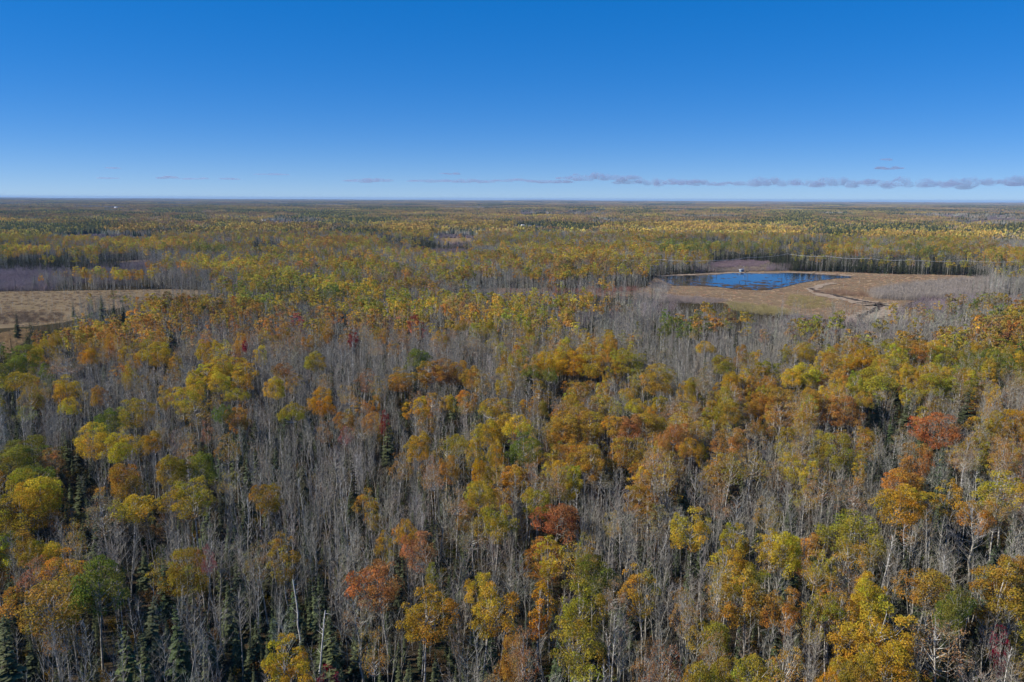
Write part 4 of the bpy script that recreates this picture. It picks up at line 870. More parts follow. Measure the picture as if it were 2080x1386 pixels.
# sedge tussocks, sticks and low shrubs of the open bogs and meadows
def brush_patches():
    X, Y, S, T = [], [], [], []
    for pts, n, h, col in (([(1770, 598), (1790, 590), (1850, 583), (1930, 575), (2000, 570), (2090, 574), (2090, 604), (1980, 606), (1900, 608), (1840, 612), (1770, 607)], 1350, 1.5, (.33, .285, .24)),
                           ([(1640, 596), (1700, 600), (1770, 606), (1760, 598), (1700, 590)], 160, .6, (.28, .18, .12)),
                           ([(-60, 548), (60, 543), (170, 537), (300, 541), (210, 560), (120, 578), (60, 590), (-60, 592)], 1900, 1.25, (.31, .26, .27)),
                           ([(1440, 536), (1500, 531), (1565, 533), (1540, 543), (1450, 545)], 420, .8, (.26, .19, .21)),
                           ([(1100, 586), (1180, 590), (1290, 585), (1300, 592), (1200, 598), (1100, 596)], 300, .7, (.30, .15, .11)),
                           ([(850, 596), (940, 592), (1060, 600), (1200, 602), (1190, 612), (900, 612)], 500, .9, (.33, .29, .27)),
                           ([(-40, 640), (60, 634), (130, 640), (120, 654), (40, 658), (-40, 662)], 260, .5, (.22, .16, .11)),
                           ([(1480, 618), (1560, 625), (1620, 640), (1560, 642), (1480, 630)], 260, .8, (.36, .30, .14)),
                           ([(1610, 600), (1680, 608), (1700, 625), (1640, 630), (1590, 618)], 320, .5, (.34, .28, .12)),
                           ([(1280, 598), (1380, 604), (1480, 612), (1440, 618), (1300, 614)], 420, .7, (.33, .27, .24)),
                           ([(1030, 463.5), (1115, 464.5), (1112, 472), (1036, 473)], 3200, 1.7, (.33, .29, .26)), ([(520, 454), (560, 454), (556, 460), (524, 460)], 1500, 1.5, (.33, .29, .26))):
        p = poly_ground(pts); lo, hi = p.min(0), p.max(0)
        x = g.uniform(lo[0], hi[0], n * 4); y = g.uniform(lo[1], hi[1], n * 4); k = inside(p, x, y) & ~inside(POND_G, x, y); x, y = x[k][:n], y[k][:n]
        X.append(x); Y.append(y); S.append(h * g.uniform(.6, 1.25, len(x))); T.append(np.array(col) * g.uniform(.75, 1.25, (len(x), 1)))
    x, y, s_, t = map(np.concatenate, (X, Y, S, T)); n = len(x)
    scatter('wetland_brush', 'patches of grey, red and straw-coloured brush on the wetland', BRUSH, x, y, np.zeros(n), np.c_[np.zeros((n, 2)), g.uniform(0, 6.28, n)], np.stack([s_ * 1.3, s_ * 1.3, s_], 1), t, g.integers(0, 3, n))
brush_patches()
def open_cover():
    X, Y, V, S, T = [], [], [], [], []
    for key, n, cols, frac in (('bog', 2600, [(.36, .245, .14), (.33, .19, .12), (.40, .29, .18), (.28, .20, .12)], .05), ('meadow', 1100, [(.36, .25, .13), (.32, .21, .12), (.40, .29, .17), (.27, .20, .13)], .06),
                               ('heath', 1600, [(.24, .15, .10), (.20, .09, .07), (.3, .22, .13)], .25), ('hayfield', 1500, [(.34, .24, .12), (.38, .28, .15)], .0), ('glade', 1200, [(.18, .13, .10), (.15, .11, .11)], .35)):
        p = OPEN_G[key]; lo, hi = p.min(0), p.max(0)
        x = g.uniform(lo[0], hi[0], n * 3); y = g.uniform(lo[1], hi[1], n * 3)
        k = inside(p, x, y) & ~inside(POND_G, x, y); x, y = x[k][:n], y[k][:n]; m = len(x)
        # no bushes on the shore rim facing the water
        isb = (g.random(m) < frac * (1 + far_noise(x, y, 18, 3.0)).clip(0, 3))
        X.append(x); Y.append(y); V.append(np.where(isb, 3 + g.integers(0, 3, m), g.integers(0, 3, m)))
        S.append(np.where(isb, g.uniform(.25, .7, m), g.uniform(.5, 1.3, m)))
        c = np.array(cols)[g.integers(0, len(cols), m)] * g.uniform(1.1, 1.7, (m, 1)); c[isb] = np.array((.28, .22, .18)) * g.uniform(.7, 1.3, (int(isb.sum()), 1)); T.append(c)
    x, y, v, s, t = map(np.concatenate, (X, Y, V, S, T)); n = len(x)
    scatter('sedge', 'straw-coloured sedge, tussocks and low twigs on the open wetland', TUFT + BRUSH, x, y, np.full(n, .02), np.c_[np.zeros((n, 2)), g.uniform(0, 6.28, n)], np.stack([s, s, s * np.where(v < 3, .5, .8)], 1), t, v)
open_cover()
def drowned_saplings():
    X, Y, Hh = [], [], []
    for key, n, lo_h, hi_h in (('meadow', 130, 2.5, 7.5), ('bog', 110, 2.0, 5.5), ('heath', 40, 2.0, 5.0)):
        p = OPEN_G[key]; lo, hi = p.min(0), p.max(0); x = g.uniform(lo[0], hi[0], n * 5); y = g.uniform(lo[1], hi[1], n * 5)
        k = inside(p, x, y) & ~inside(POND_G, x, y); x, y = x[k][:n], y[k][:n]; X.append(x); Y.append(y); Hh.append(g.uniform(lo_h, hi_h, len(x)))
    x, y, h = map(np.concatenate, (X, Y, Hh)); n = len(x)
    scatter('wetland_saplings', 'thin grey dead saplings dotted over the open wetland', [BARE_FULL[8], BARE_FULL[5], CONIFER_FULL[3]], x, y, np.zeros(n), np.c_[g.normal(0, .08, (n, 2)), g.uniform(0, 6.28, n)], np.stack([h / 13] * 3, 1), np.array((.33, .31, .28)) * g.uniform(.6, 1.2, (n, 1)), g.integers(0, 2, n))
drowned_saplings()

# far forest: blocks of many small trees up to the horizon
def far_block(seed, letter, size_, n, lod):
    global rng
    save = rng; rng = np.random.default_rng(seed); mb = MB()
    names = np.array(SPECIES)[pick_species(np.full(n, letter), rng)]
    r_ = size_ / 2 * 1.12
    P = rng.uniform(-r_, r_, (n, 2)); P = P[np.abs(P).sum(1) < r_ * 1.75][:n]
    for (x, y), nm in zip(P, names):
        if nm in ('none', 'brush'):
            nm = 'brush'
        c = np.array(TINT[nm]) * rng.uniform(.75, 1.25) * (1 + rng.normal(0, .06, 3))
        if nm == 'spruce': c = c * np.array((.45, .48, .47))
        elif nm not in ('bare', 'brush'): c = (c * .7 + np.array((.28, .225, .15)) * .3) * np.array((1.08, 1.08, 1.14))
        if nm == 'spruce':
            h = rng.uniform(8, 15); w = rng.uniform(1.6, 2.6); a = rng.uniform(0, 6.28)
            q = 5 if lod == 0 else 4
            an = a + np.arange(q) * 2 * math.pi / q
            v = np.vstack([np.c_[x + np.cos(an) * w, y + np.sin(an) * w, np.full(q, 1.0)], [[x, y, h]]])
            mb.add(v, [(i, (i + 1) % q, q) for i in range(q)], 0, c)
        elif nm in ('bare', 'brush'):
            q = 7 if lod == 0 else 3; h = rng.uniform(9, 13) if nm == 'bare' else rng.uniform(2.5, 4.5)
            b = np.c_[x + rng.normal(0, .8, q), y + rng.normal(0, .8, q), np.zeros(q)]
            tip = b + np.c_[rng.normal(0, 1.0, (q, 2)), h * rng.uniform(.7, 1.05, q)]
            b[:, 2] = h * rng.uniform(0, .4, q)
            mb.blades(b, tip, .8 if lod == 0 else 2.0, 0, np.repeat(c[None], q, 0) * rng.uniform(.8, 1.15, (q, 1)))
        else:
            q = 20 if lod == 0 else 5; h = rng.uniform(10, 15); w = rng.uniform(2.0, 3.4)
            d = unit(rng.normal(0, 1, (q, 3)) + [0, 0, .45]); p = np.array([x, y, h - w]) + d * w * np.array([1, 1, 1.15]) * rng.uniform(.6, 1, (q, 1))
            mb.leaves(p, unit(d + rng.normal(0, .4, (q, 3))), (1.7 if lod == 0 else 3.6) * rng.uniform(.7, 1.3, q), 0, np.repeat(c[None], q, 0) * rng.uniform(.8, 1.2, (q, 1)))
            if lod == 0: mb.blades(np.array([[x, y, 0.]]), np.array([[x, y, h - 1]]), .5, 0, np.array([[.3, .29, .27]]))
    rng = save
    return mb.mesh('far_trees', [M_TWIG])
FAR_LETTERS = ['.', 'G', 'Y', 'g', 'O', 'M', 'N', 'B', 'S', 's', 'P']
def far_forest(name, label, d0, d1, sp, size_, n, lod, seed):
    gg = np.random.default_rng(seed)
    blocks = [far_block(900 + seed * 100 + i * 10 + q, l, size_, n, lod) for i, l in enumerate(FAR_LETTERS) for q in range(2)]
    x, y = jitter_grid(d0, d1, math.radians(37), sp, gg, .3)
    L, px = letters_at(x, y, 12.0, gg, 20, .15)
    k = ~blocked(x, y); x, y, L = x[k], y[k], L[k]
    L = np.where(L == 'V', 'B', L); L = np.where(np.isin(L, ['E', 'D', 'F', 'W']), 'P', L)
    DOM = {'s': 'SSSSBBBYMS', 'M': 'GBBMYBBNSS', '.': '..BPB.SSBM', 'S': 'SSSSSSSSSB', 'G': 'GGGGBYGBMG', 'Y': 'YYGBYMBSYY', 'g': 'ggSYsgSgBM', 'B': 'BBBBBBPBBs', 'P': 'PPPPPPPBPP', 'O': 'OOOGONOOMO', 'N': 'NNBNMNBONN'}
    q = 210.0 if lod == 0 else 800.0
    f = far_noise(x, y, q, 2.0) + .9 * far_noise(x - 700, y + 400, q * .4, 6.0)
    rank = np.empty(len(x)); rank[np.argsort(f)] = (np.arange(len(x)) + .5) / len(x)
    pick = np.clip(((rank * 4.3) % 1.0 + gg.normal(0, .05, len(x))) * 10, 0, 9).astype(int)
    L = np.array([DOM[c][p] for c, p in zip(L, pick)])
    vi = np.array([FAR_LETTERS.index(c) for c in L]) * 2 + gg.integers(0, 2, len(x))
    n_ = len(x); s = gg.uniform(.92, 1.1, n_)
    t = np.ones((n_, 3)) * gg.uniform(.85, 1.15, (n_, 1)) * (1 + gg.normal(0, .03, (n_, 3))) * (1 + .24 * np.tanh(far_noise(x, y, q * .7, 7.0)))[:, None]
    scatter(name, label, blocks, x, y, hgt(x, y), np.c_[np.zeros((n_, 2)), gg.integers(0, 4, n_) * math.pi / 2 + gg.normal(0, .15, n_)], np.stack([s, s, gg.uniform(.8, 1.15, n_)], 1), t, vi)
    return n_
n1 = far_forest('distant_woodland', 'patchwork of gold, grey and dark green forest beyond the pond', 1350, 4600, 32, 36, 44, 0, 1)
n2 = far_forest('horizon_woodland', 'hazy forest reaching the horizon', 4600, 30000, 215, 240, 620, 1, 2)
print('far blocks', n1, n2, 'near', len(nx), 'mid', len(mx), 'under', len(ux))

# ------------------------------------------------------------------ the single trees as objects
COLOUR_WORD = {'gold': 'golden', 'yellow': 'yellow', 'yg': 'lime-yellow', 'green': 'green', 'orange': 'orange', 'rust': 'rust-brown', 'tan': 'tan', 'red': 'red', 'vermilion': 'orange-red', 'olive': 'olive-gold', 'brown': 'golden-brown',
               'amber': 'amber', 'crimson': 'crimson', 'salmon': 'salmon-orange', 'brick': 'brick-red', 'pink': 'pinkish-red'}
NAME_OF = {'red': 'maple_tree', 'vermilion': 'maple_tree', 'crimson': 'maple_tree', 'brick': 'maple_tree', 'salmon': 'maple_tree', 'pink': 'maple_tree', 'green': 'oak_tree', 'olive': 'aspen_tree', 'tan': 'birch_tree', 'rust': 'birch_tree'}
CAT = {'maple_tree': 'maple', 'oak_tree': 'oak', 'aspen_tree': 'aspen', 'birch_tree': 'birch', 'poplar_tree': 'poplar', 'bare_tree': 'bare tree', 'spruce_tree': 'spruce', 'pine_tree': 'pine', 'dead_tree': 'dead tree'}
GROUP = {'leafy': 'autumn-coloured broadleaf trees of the forest', 'bare': 'leafless grey trees of the near forest', 'spruce': 'dark conifers among the forest', 'pine': 'dark conifers among the forest', 'snag': 'bleached dead trunks'}
BARE_WORD = ['straight', 'slim', 'forked', 'three-stemmed', 'full-crowned', 'pole-like', 'wide-forked', 'stout', 'spindly', 'many-stemmed']
def kind_name(t):
    if t['kind'] == 'bare': return 'bare_tree'
    if t['kind'] == 'snag': return 'dead_tree'
    if t['kind'] in ('spruce', 'pine'): return t['kind'] + '_tree'
    for w in ('maple', 'oak', 'poplar', 'birch', 'aspen'):
        if w in t['name']: return w + '_tree'
    return NAME_OF.get(t['colour'], 'aspen_tree')
marks = [t for t in trees if t['name']]
used = set()
def adjectives(t):
    k = t['kind']
    if k == 'leafy':
        s = LEAFY_SPEC[t['mesh']]; ratio = s[1] * t['sz'] / (s[2] * t['sx'])
        shape = 'narrow' if ratio > 2.1 else 'tall' if ratio > 1.45 else 'flat-topped' if s[3] == 'umbrella' else 'rounded'
        size_ = 'large' if t['wm'] > 7 else 'small' if t['wm'] < 3.8 else ''
        thin = 'thin-leaved' if t['dens'] == 's' else ''
        return [shape, ' '.join(q for q in (size_, shape) if q), ' '.join(q for q in (thin, shape) if q), ' '.join(q for q in (size_, thin, shape) if q)], COLOUR_WORD[t['colour']]
    if k in ('bare', 'snag'):
        if k == 'snag': return ['broken-topped'], 'bleached'
        b = BARE_WORD[t['mesh']]; h = 'tall' if t['H'] > 12.8 else 'low' if t['H'] < 10.4 else ''
        c = 'pale grey' if t['tint'][0] > .33 else 'brownish' if t['tint'][2] < t['tint'][0] * .66 else 'grey'
        return [b, ' '.join(q for q in (h, b) if q)], c + ' leafless'
    h = 'tall' if t['H'] > 11 else 'small' if t['H'] < 6.5 else 'mid-sized'
    b = ['full', 'slim', 'broad', 'spire-like', 'open-branched'][t['mesh']]
    return [b, h + ' ' + b], 'pale green' if t['tint'][1] > .15 else 'dark green'
def make_label(t):
    nm = kind_name(t); noun = {'bare_tree': 'tree', 'dead_tree': 'dead trunk'}.get(nm, nm[:-5])
    if t['name']:
        n = t['name']
        lab = ('middle tree of the ' + n) if any(w in n for w in ('grove', 'row', 'trio')) else n
        k = len(lab.split())
        near = 'in the near forest' if t['py'] > 950 else 'in the middle of the forest' if t['py'] > 700 else 'at the far side of the forest'
        lab = lab + ' ' + near if k <= 6 else lab
        used.add(lab); return lab
    adj, col = adjectives(t)
    c = sorted(marks, key=lambda m: (m['px'] - t['px']) ** 2 + (1.4 * (m['py'] - t['py'])) ** 2)[:10]
    for m in c:
        dx, dy = t['px'] - m['px'], t['py'] - m['py']; dist = math.hypot(dx, dy)
        if abs(dx) > abs(dy) * 1.1: rel = 'left of' if dx < 0 else 'right of'
        else: rel = 'behind' if dy < 0 else 'in front of'
        pre = 'just ' if dist < 75 else 'well ' if dist > 190 else ''
        for a in adj:
            lab = ' '.join((a + ' ' + col + ' ' + noun + ' ' + pre + rel + ' the ' + m['name']).split())
            if lab not in used and len(lab.split()) <= 16:
                used.add(lab); return lab
    used.add(lab); return lab

def part(name, me, parent, tint):
    o = bpy.data.objects.new(name, me); o.parent = parent; COL.objects.link(o)
    o['tint'] = [float(q) for q in tint]
    return o
for t in sorted(trees, key=lambda t: not t['name']):
    k = t['kind']
    pair = LEAFY[t['mesh']] if k == 'leafy' else SNAG if k == 'snag' else BARE[t['mesh']] if k == 'bare' else CONIFER[t['mesh']]
    nm = kind_name(t)
    root = bpy.data.objects.new(nm, None); COL.objects.link(root)
    root.empty_display_size = .3
    root.location = (t['x'], t['y'], 0); root.scale = (t['sx'], t['sx'], t['sz'])
    root.rotation_euler = (random.gauss(0, .05), random.gauss(0, .05), t['rot'])
    root['label'] = make_label(t); root['category'] = CAT[nm]; root['group'] = GROUP[k]
    part('trunk', pair[0], root, t['tint']); part('crown', pair[1], root, t['tint'])

# ------------------------------------------------------------------ the bent broken trunk
def simple(name, mb, mats, parent=None, smooth=False):
    me = mb.mesh(name, mats)
    o = bpy.data.objects.new(name, me); COL.objects.link(o)
    if parent: o.parent = parent
    return o
M_BLEACH = bark_material('weathered_wood', (.46, .42, .40), (.26, .23, .22), 2.0)
b = at(1668, 1222, 8.0)
root = bpy.data.objects.new('broken_trunk', None); COL.objects.link(root); root.location = (b[0], b[1], 0)
root['label'] = 'grey broken trunk bent over in a hook behind golden poplars'; root['category'] = 'broken trunk'
mb = MB(); mb.tube([[.5, .4, 0], [.45, .3, 3], [.5, .2, 5.6], [.55, .1, 7.0], [.35, 0, 7.9], [0, 0, 8.2], [-.35, -.1, 7.8], [-.75, -.15, 7.1], [-1.1, -.2, 6.5]], [.22, .21, .2, .2, .2, .19, .18, .13, .04], 7, 0); simple('trunk', mb, [M_BLEACH], root)
mb = MB(); mb.tube([[-.3, -.12, 7.95], [-.55, -.1, 8.6], [-.7, 0, 9.0]], [.05, .03, .012], 4, 0); simple('branch', mb, [M_BLEACH], root)
mb = MB(); mb.tube([[-.2, -.2, 7.85], [-.6, -.35, 7.3], [-.95, -.4, 6.75]], [.09, .07, .02], 5, 0); simple('branch', mb, [M_BLEACH], root)

# ------------------------------------------------------------------ pond: weed mats and dead stubs
def pond_detail():
    gg = np.random.default_rng(77); lo, hi = POND_G.min(0), POND_G.max(0)
    M_WEED = ground_material('pond_weed_mat', [(.055, .045, .035), (.035, .03, .028), (.12, .085, .055)], [.8, 3.0])
    n = 2600; x = gg.uniform(lo[0], hi[0], n); y = gg.uniform(lo[1], hi[1], n)
    k = inside(POND_G, x, y); x, y = x[k], y[k]
    px, _ = project(np.stack([x, y, np.full(len(x), .4)], 1))
    # mats crowd the near shore and the shallow western arm, the far side is open water
    u = np.clip((px[:, 1] - 558) / 30, 0, 1); west = np.clip((1480 - px[:, 0]) / 150, 0, 1)
    nz = far_noise(x, y, 9, 4.0)
    k = (nz * .5 + u * 1.6 + west * .25 + gg.normal(0, .35, len(x))) > 1.30; x, y, u = x[k], y[k], u[k]
    mb = MB()
    for xx, yy, uu in zip(x, y, u):
        q = 7; an = np.arange(q) * 2 * math.pi / q; r = gg.uniform(.5, 1.9) * (.7 + .6 * uu) * gg.uniform(.6, 1.3, q)
        st = gg.uniform(1.0, 2.2); rim = np.c_[xx + np.cos(an) * r * st, yy + np.sin(an) * r * .9, np.full(q, .43)]
        topv = np.c_[xx + np.cos(an) * r * st * .7, yy + np.sin(an) * r * .6, np.full(q, .43) + gg.uniform(.06, .22, q)]
        v = np.vstack([rim, topv, [[xx, yy, .43 + .2]]])
        f = [t for i in range(q) for t in ((i, (i + 1) % q, q + (i + 1) % q), (i, q + (i + 1) % q, q + i), (q + i, q + (i + 1) % q, 2 * q))]
        mb.add(v, f, 0, (1, 1, 1))
    o = simple('pond_weed', mb, [M_WEED]); o['kind'] = 'stuff'; o['label'] = 'dark floating weed mats along the near side of the pond'
    spots = [(1514, 577, 2.4, 'thin dead stub standing in mid pond'), (1588, 571, 3.0, 'tallest dead stub in the open eastern water'), (1502, 574, 1.6, 'short dead stub left of the mid-pond stub'), (1608, 573, 1.4, 'short dead stub near the eastern shore'), (1455, 563, 2.6, 'dead stub by the weedy far bank')]
    for pxx, pyy, h, lab in spots:
        p = at(pxx, pyy, .4); root = bpy.data.objects.new('dead_stub', None); COL.objects.link(root); root.location = (p[0], p[1], .3)
        root['label'] = lab; root['category'] = 'stub'; root['group'] = 'dead stubs in the pond'
        mb = MB(); mb.tube([[0, 0, 0], [.05, 0, h * .6], [.12, .02, h]], [.22, .16, .05], 6, 0); simple('trunk', mb, [M_DARKBARK], root)
        mb = MB(); mb.tube([[.05, 0, h * .6], [.4, .1, h * .85]], [.07, .03], 4, 0); simple('branch', mb, [M_DARKBARK], root)
    # grey drowned brush heap at the western end
    x = []; y = []
    for q in range(70):
        p = at(1340 + gg.normal(0, 16), 586 + gg.normal(0, 8)); x.append(p[0]); y.append(p[1])
    n = 70; s = gg.uniform(.6, 1.3, n)
    scatter('drowned_brush', 'grey heap of dead brush at the western end of the pond', BRUSH, np.array(x), np.array(y), np.full(n, .1), np.c_[np.zeros((n, 2)), gg.uniform(0, 6.28, n)], np.stack([s] * 3, 1), np.array((.30, .27, .25)) * gg.uniform(.8, 1.2, (n, 1)), gg.integers(0, 3, n))
pond_detail()

# ------------------------------------------------------------------ buildings and the power line
M_WHITE = plain_material('white_siding', (.62, .62, .60)); M_ROOF_W = plain_material('pale_metal_roof', (.55, .56, .58), .5); M_ROOF_D = plain_material('dark_shingle', (.12, .12, .13))
M_BLUE = plain_material('blue_tarp', (.30, .42, .55)); M_GLASS = plain_material('window_glass', (.03, .04, .05), .15); M_WOOD = plain_material('pole_wood', (.20, .16, .12)); M_TAN = plain_material('tan_board', (.36, .24, .13))
def box(mb, x0, x1, y0, y1, z0, z1, col=(1, 1, 1)):
    v = [(x, y, z) for z in (z0, z1) for y in (y0, y1) for x in (x0, x1)]
    f = [(0, 2, 1), (1, 2, 3), (4, 5, 6), (5, 7, 6), (0, 1, 4), (1, 5, 4), (2, 6, 3), (3, 6, 7), (0, 4, 2), (2, 4, 6), (1, 3, 5), (3, 7, 5)]
    mb.add(v, f, 0, col)
def house(px, py, w, d, h, rise, wallm, roofm, label, rz=0.0, name='house'):
    p = at(px, py, 0); zb = float(hgt(p[0], p[1]))
    root = bpy.data.objects.new(name, None); COL.objects.link(root); root.location = (p[0], p[1], zb); root.rotation_euler = (0, 0, rz)
    root['label'] = label; root['category'] = name.replace('_', ' ')
    mb = MB(); box(mb, -w / 2, w / 2, -d / 2, d / 2, 0, h)
    v = [(-w / 2, -d / 2, h), (-w / 2, d / 2, h), (-w / 2, 0, h + rise), (w / 2, -d / 2, h), (w / 2, d / 2, h), (w / 2, 0, h + rise)]
    mb.add(v, [(0, 2, 1), (3, 4, 5)], 0, (1, 1, 1)); simple('wall', mb, [wallm], root)
    mb = MB(); o = .4
    v = [(-w / 2 - o, -d / 2 - o, h - .1), (w / 2 + o, -d / 2 - o, h - .1), (w / 2 + o, 0, h + rise + .12), (-w / 2 - o, 0, h + rise + .12), (-w / 2 - o, d / 2 + o, h - .1), (w / 2 + o, d / 2 + o, h - .1)]
    v2 = [(a, b_, c + .2) for a, b_, c in v]
    mb.add(v + v2, [(6, 7, 8), (6, 8, 9), (9, 8, 11), (9, 11, 10), (0, 2, 1), (0, 3, 2), (3, 5, 2), (3, 4, 5), (0, 1, 7), (0, 7, 6), (4, 11, 5), (4, 10, 11), (0, 6, 9), (0, 9, 3), (3, 9, 10), (3, 10, 4), (1, 2, 8), (1, 8, 7), (2, 5, 11), (2, 11, 8)], 0, (1, 1, 1))
    simple('roof', mb, [roofm], root)
    for q, xx in enumerate((-w * .3, w * .28)):
        mb = MB(); box(mb, xx - .5, xx + .5, -d / 2 - .05, -d / 2 + .02, 1.0, 2.1); simple('window', mb, [M_GLASS], root)
    mb = MB(); box(mb, -.5, .5, -d / 2 - .06, -d / 2 + .02, 0, 2.05); simple('door', mb, [M_TAN], root)
    return root
house(1062, 463, 8, 7, 4.8, 2.2, M_WHITE, M_ROOF_W, 'white farmhouse in the distant clearing, left one of the pair', .3)
house(1077, 463.5, 7, 6, 4.5, 2.2, M_WHITE, M_ROOF_D, 'small white house with dark roof right of the distant farmhouse', -.2)
house(1043, 467, 8, 5, 3.0, 1.6, M_WHITE, M_ROOF_W, 'low white shed in front of the distant farmhouse', .1, 'shed')
house(884, 485.5, 3.6, 3.6, 3.0, 1.3, M_WHITE, M_ROOF_W, 'small white hut at the corner of the distant pasture', .4, 'hut')
house(537, 453, 14, 9, 5.0, 2.2, M_WHITE, M_ROOF_W, 'long white barn by the far grey brushland', .15, 'barn')
house(236, 424.5, 15, 9, 5.0, 2.4, M_WHITE, M_ROOF_W, 'pale speck of a farm building near the horizon', .1, 'farm_building')
def shack():
    p = at(1506, 553.5, 0); root = bpy.data.objects.new('shack', None); COL.objects.link(root); root.location = (p[0], p[1], .1)
    root['label'] = 'small blue and white shack on the far shore of the pond'; root['category'] = 'shack'
    mb = MB(); box(mb, -1.6, 1.6, -1.4, 1.4, 0, 2.3); simple('wall', mb, [M_BLUE], root)
    mb = MB(); mb.add([(-2.3, -1.8, 2.35), (2.0, -1.8, 3.0), (2.0, 1.8, 3.0), (-2.3, 1.8, 2.35), (-2.3, -1.8, 2.5), (2.0, -1.8, 3.15), (2.0, 1.8, 3.15), (-2.3, 1.8, 2.5)], [(4, 5, 6), (4, 6, 7), (0, 2, 1), (0, 3, 2), (0, 1, 5), (0, 5, 4), (1, 2, 6), (1, 6, 5), (2, 3, 7), (2, 7, 6), (3, 0, 4), (3, 4, 7)], 0, (1, 1, 1)); simple('roof', mb, [M_ROOF_W], root)
    mb = MB(); box(mb, .5, 1.25, -1.46, -1.38, 0, 1.95); simple('door', mb, [M_GLASS], root)
    mb = MB(); mb.tube([[2.2, 0, 0], [2.2, 0, 5.6]], [.09, .07], 6, 0); simple('mast', mb, [M_ROOF_W], root)
    mb = MB(); box(mb, 1.6, 2.5, -.1, .1, 5.2, 5.5); simple('lamp', mb, [M_ROOF_W], root)
    p = at(1518, 553, 0); root = bpy.data.objects.new('wood_pile', None); COL.objects.link(root); root.location = (p[0], p[1], .1)
    root['label'] = 'tan wood pile right of the blue shack by the pond'; root['category'] = 'wood pile'
    gg = np.random.default_rng(5)
    for i in range(14):
        mb = MB(); zq = .14 + .26 * (i // 5); yq = (i % 5 - 2) * .27 + .13 * ((i // 5) % 2)
        mb.tube([[-1, yq, zq], [1 + gg.uniform(0, .1), yq, zq]], [.13, .12], 6, 0); simple('log', mb, [M_TAN], root)
shack()
M_WIRE = plain_material('bright_wire', (.85, .86, .88), .35)
POLES = [(1236, 526.5), (1345, 527.5), (1440, 529), (1520, 523), (1600, 516), (1680, 520.5), (1765, 525), (1850, 528), (1960, 529.5), (2070, 531)]
PH = 13.0
tops = []
WORDS = ['left end of the line, west of the pond', 'over the golden aspens west of the pond', 'above the west end of the pond', 'behind the shack on the pond', 'at the farthest bend of the line', 'past the bend, above the east end of the pond', 'behind the spruces right of the pond', 'over the golden trees right of the pond', 'far right of the pond', 'right end of the line']
for (px, py), wd in zip(POLES, WORDS):
    p = at(px, py, PH); tops.append(p)
    root = bpy.data.objects.new('power_pole', None); COL.objects.link(root); root.location = (p[0], p[1], 0)
    root['label'] = 'slim wooden power pole ' + wd; root['category'] = 'power pole'; root['group'] = 'poles of the power line behind the pond'
    mb = MB(); mb.tube([[0, 0, 0], [0, 0, PH + .3]], [.16, .11], 7, 0); simple('pole', mb, [M_WOOD], root)
    mb = MB(); box(mb, -.08, .08, -1.1, 1.1, PH - .2, PH); simple('crossarm', mb, [M_WOOD], root)
root = bpy.data.objects.new('power_line', None); COL.objects.link(root)
root['label'] = 'thin pale power wires crossing behind the pond'; root['category'] = 'power line'
for off in (-1.0, 1.0):
    pts = []
    for a, c in zip(tops[:-1], tops[1:]):
        for q in np.linspace(0, 1, 9)[:-1]:
            pts.append(a * (1 - q) + c * q + np.array([0, off, -1.1 * 4 * q * (1 - q) + .05]))
    pts.append(tops[-1] + np.array([0, off, .05]))
    mb = MB(); mb.tube(np.array(pts), np.full(len(pts), .032), 4, 0); simple('wire', mb, [M_WIRE], root)

# ------------------------------------------------------------------ clouds far beyond the horizon
def cloud_material(dens):
    m, nt, N, L = new_mat('thin_cloud')
    out = N.new('ShaderNodeOutputMaterial'); v = N.new('ShaderNodeVolumePrincipled')
    v.inputs['Color'].default_value = (.60, .69, .96, 1); v.inputs['Density'].default_value = dens; v.inputs['Anisotropy'].default_value = .1
    L.new(v.outputs[0], out.inputs['Volume'])
    return m
M_CLOUD = [cloud_material(d) for d in (.0026, .0014, .0010)]
CLOUDS = [(340, 362, 32, 5, 'small flat cloud low over the left horizon'), (394, 364, 50, 5, 'small grey cloud just right of the leftmost flat cloud'), (228, 342, 26, 4, 'faint wisp highest over the left horizon'), (215, 362, 30, 4, 'faint wisp lowest over the left horizon'), (552, 355, 56, 5, 'thin streak of cloud left of the middle'), (470, 364, 40, 4, 'thin wisp below the left streak of cloud'),
          (752, 368, 84, 9, 'violet-grey cloud bar left of the middle horizon'), (870, 369, 78, 8, 'violet-grey cloud bar second from the middle'), (960, 370, 90, 9, 'violet-grey cloud bar at the middle of the horizon'), (918, 354, 30, 5, 'small puff above the middle cloud bars'), (1040, 368, 60, 9, 'short violet-grey cloud just right of the middle'), (1120, 370, 80, 8, 'thin cloud bar right of the middle'),
          (1215, 364, 130, 13, 'long grey cloud bank over the pond'), (1330, 372, 150, 13, 'long low cloud bank right of the pond'), (1420, 374, 100, 10, 'low thin cloud bank joining the right-hand banks'), (1560, 374, 110, 15, 'lumpy grey cloud bank, first of the right-hand three'), (1690, 373, 140, 18, 'lumpy grey cloud bank, second of the right-hand three'), (1840, 376, 170, 18, 'long grey cloud bank toward the right edge'), (2010, 376, 190, 20, 'thickest grey cloud bank at the right edge'),
          (1809, 343, 40, 6, 'small dark wisp alone above the right-hand cloud banks'), (1800, 325, 20, 3, 'tiny faint wisp highest on the right')]
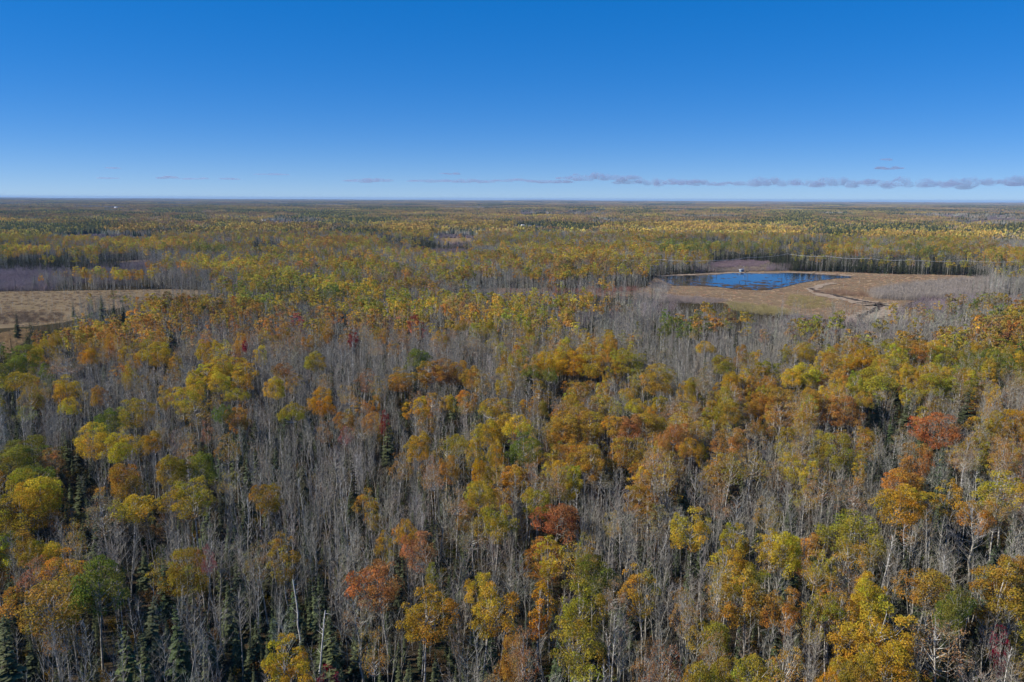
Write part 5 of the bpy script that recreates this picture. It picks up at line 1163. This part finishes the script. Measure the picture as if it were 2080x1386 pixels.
def clouds():
    gg = np.random.default_rng(21)
    for (px, py, w, h, lab) in CLOUDS:
        D = 52000 + gg.uniform(-4000, 4000)
        d = f_ + r_ * ((px - 1040) / FPX) - u_ * ((py - 693) / FPX); d = d / d[1]
        c = np.array([0, 0, CAM_Z]) + d * D
        W = w * D / FPX * (1.22 if px > 1000 else 1.1); Hh = h * D / FPX * (1.1 if px > 1150 else .9); mb = MB()
        # flat-bottomed puffs strung along the bar, each a closed lumpy lens
        k = int(np.clip(w / 9, 3, 18)); nu, nv_ = 14, 7
        for q in range(k):
            t = (q + gg.uniform(.1, .9)) / k * 2 - 1; fall = math.sqrt(max(0, 1 - (abs(t) * .94) ** 2))
            cx = t * W / 2 * .92; rx = W / k * gg.uniform(.7, 1.5); ry = min(W * .3, rx * gg.uniform(.8, 1.6)); rz = Hh * (.3 + .7 * fall) * gg.uniform(.35, .95)
            cy_ = gg.normal(0, W * .08); cz = gg.normal(0, .12) * Hh
            ph = gg.uniform(0, 6.28, 4); V = []; F = []
            for j in range(nv_ + 1):
                b_ = j / nv_ * math.pi
                for i in range(nu):
                    a = i / nu * 2 * math.pi; lob = 1 + .18 * math.sin(3 * a + ph[0]) + .12 * math.sin(5 * a + ph[1] + 2 * b_)
                    z_ = math.cos(b_); V.append((cx + math.cos(a) * math.sin(b_) * rx * lob, cy_ + math.sin(a) * math.sin(b_) * ry * lob, cz + z_ * rz * ((.8 + .25 * math.sin(4 * a + ph[2])) if z_ > 0 else .3)))
            for j in range(nv_):
                for i in range(nu):
                    p = j * nu + i; r2 = j * nu + (i + 1) % nu
                    F += [(p, p + nu, r2), (r2, p + nu, r2 + nu)]
            mb.add(V, F, 0, (1, 1, 1))
        o = simple('cloud', mb, [M_CLOUD[0 if w < 45 else 1 if w < 105 else 2]]); o.location = c
        o['label'] = lab; o['category'] = 'cloud'; o['group'] = 'low clouds along the horizon'
clouds()

# ------------------------------------------------------------------ haze
def haze():
    m, nt, N, L = new_mat('haze_air')
    out = N.new('ShaderNodeOutputMaterial'); v = N.new('ShaderNodeVolumePrincipled')
    v.inputs['Color'].default_value = (.42, .66, 1.0, 1); v.inputs['Density'].default_value = 3.4e-5; v.inputs['Anisotropy'].default_value = 0.0
    L.new(v.outputs[0], out.inputs['Volume'])
    mb = MB(); box(mb, -33000, 33000, -33000, 33000, -40, 82); o = simple('haze', mb, [m]); o['kind'] = 'stuff'; o['label'] = 'thin bluish haze over the whole forest'
haze()
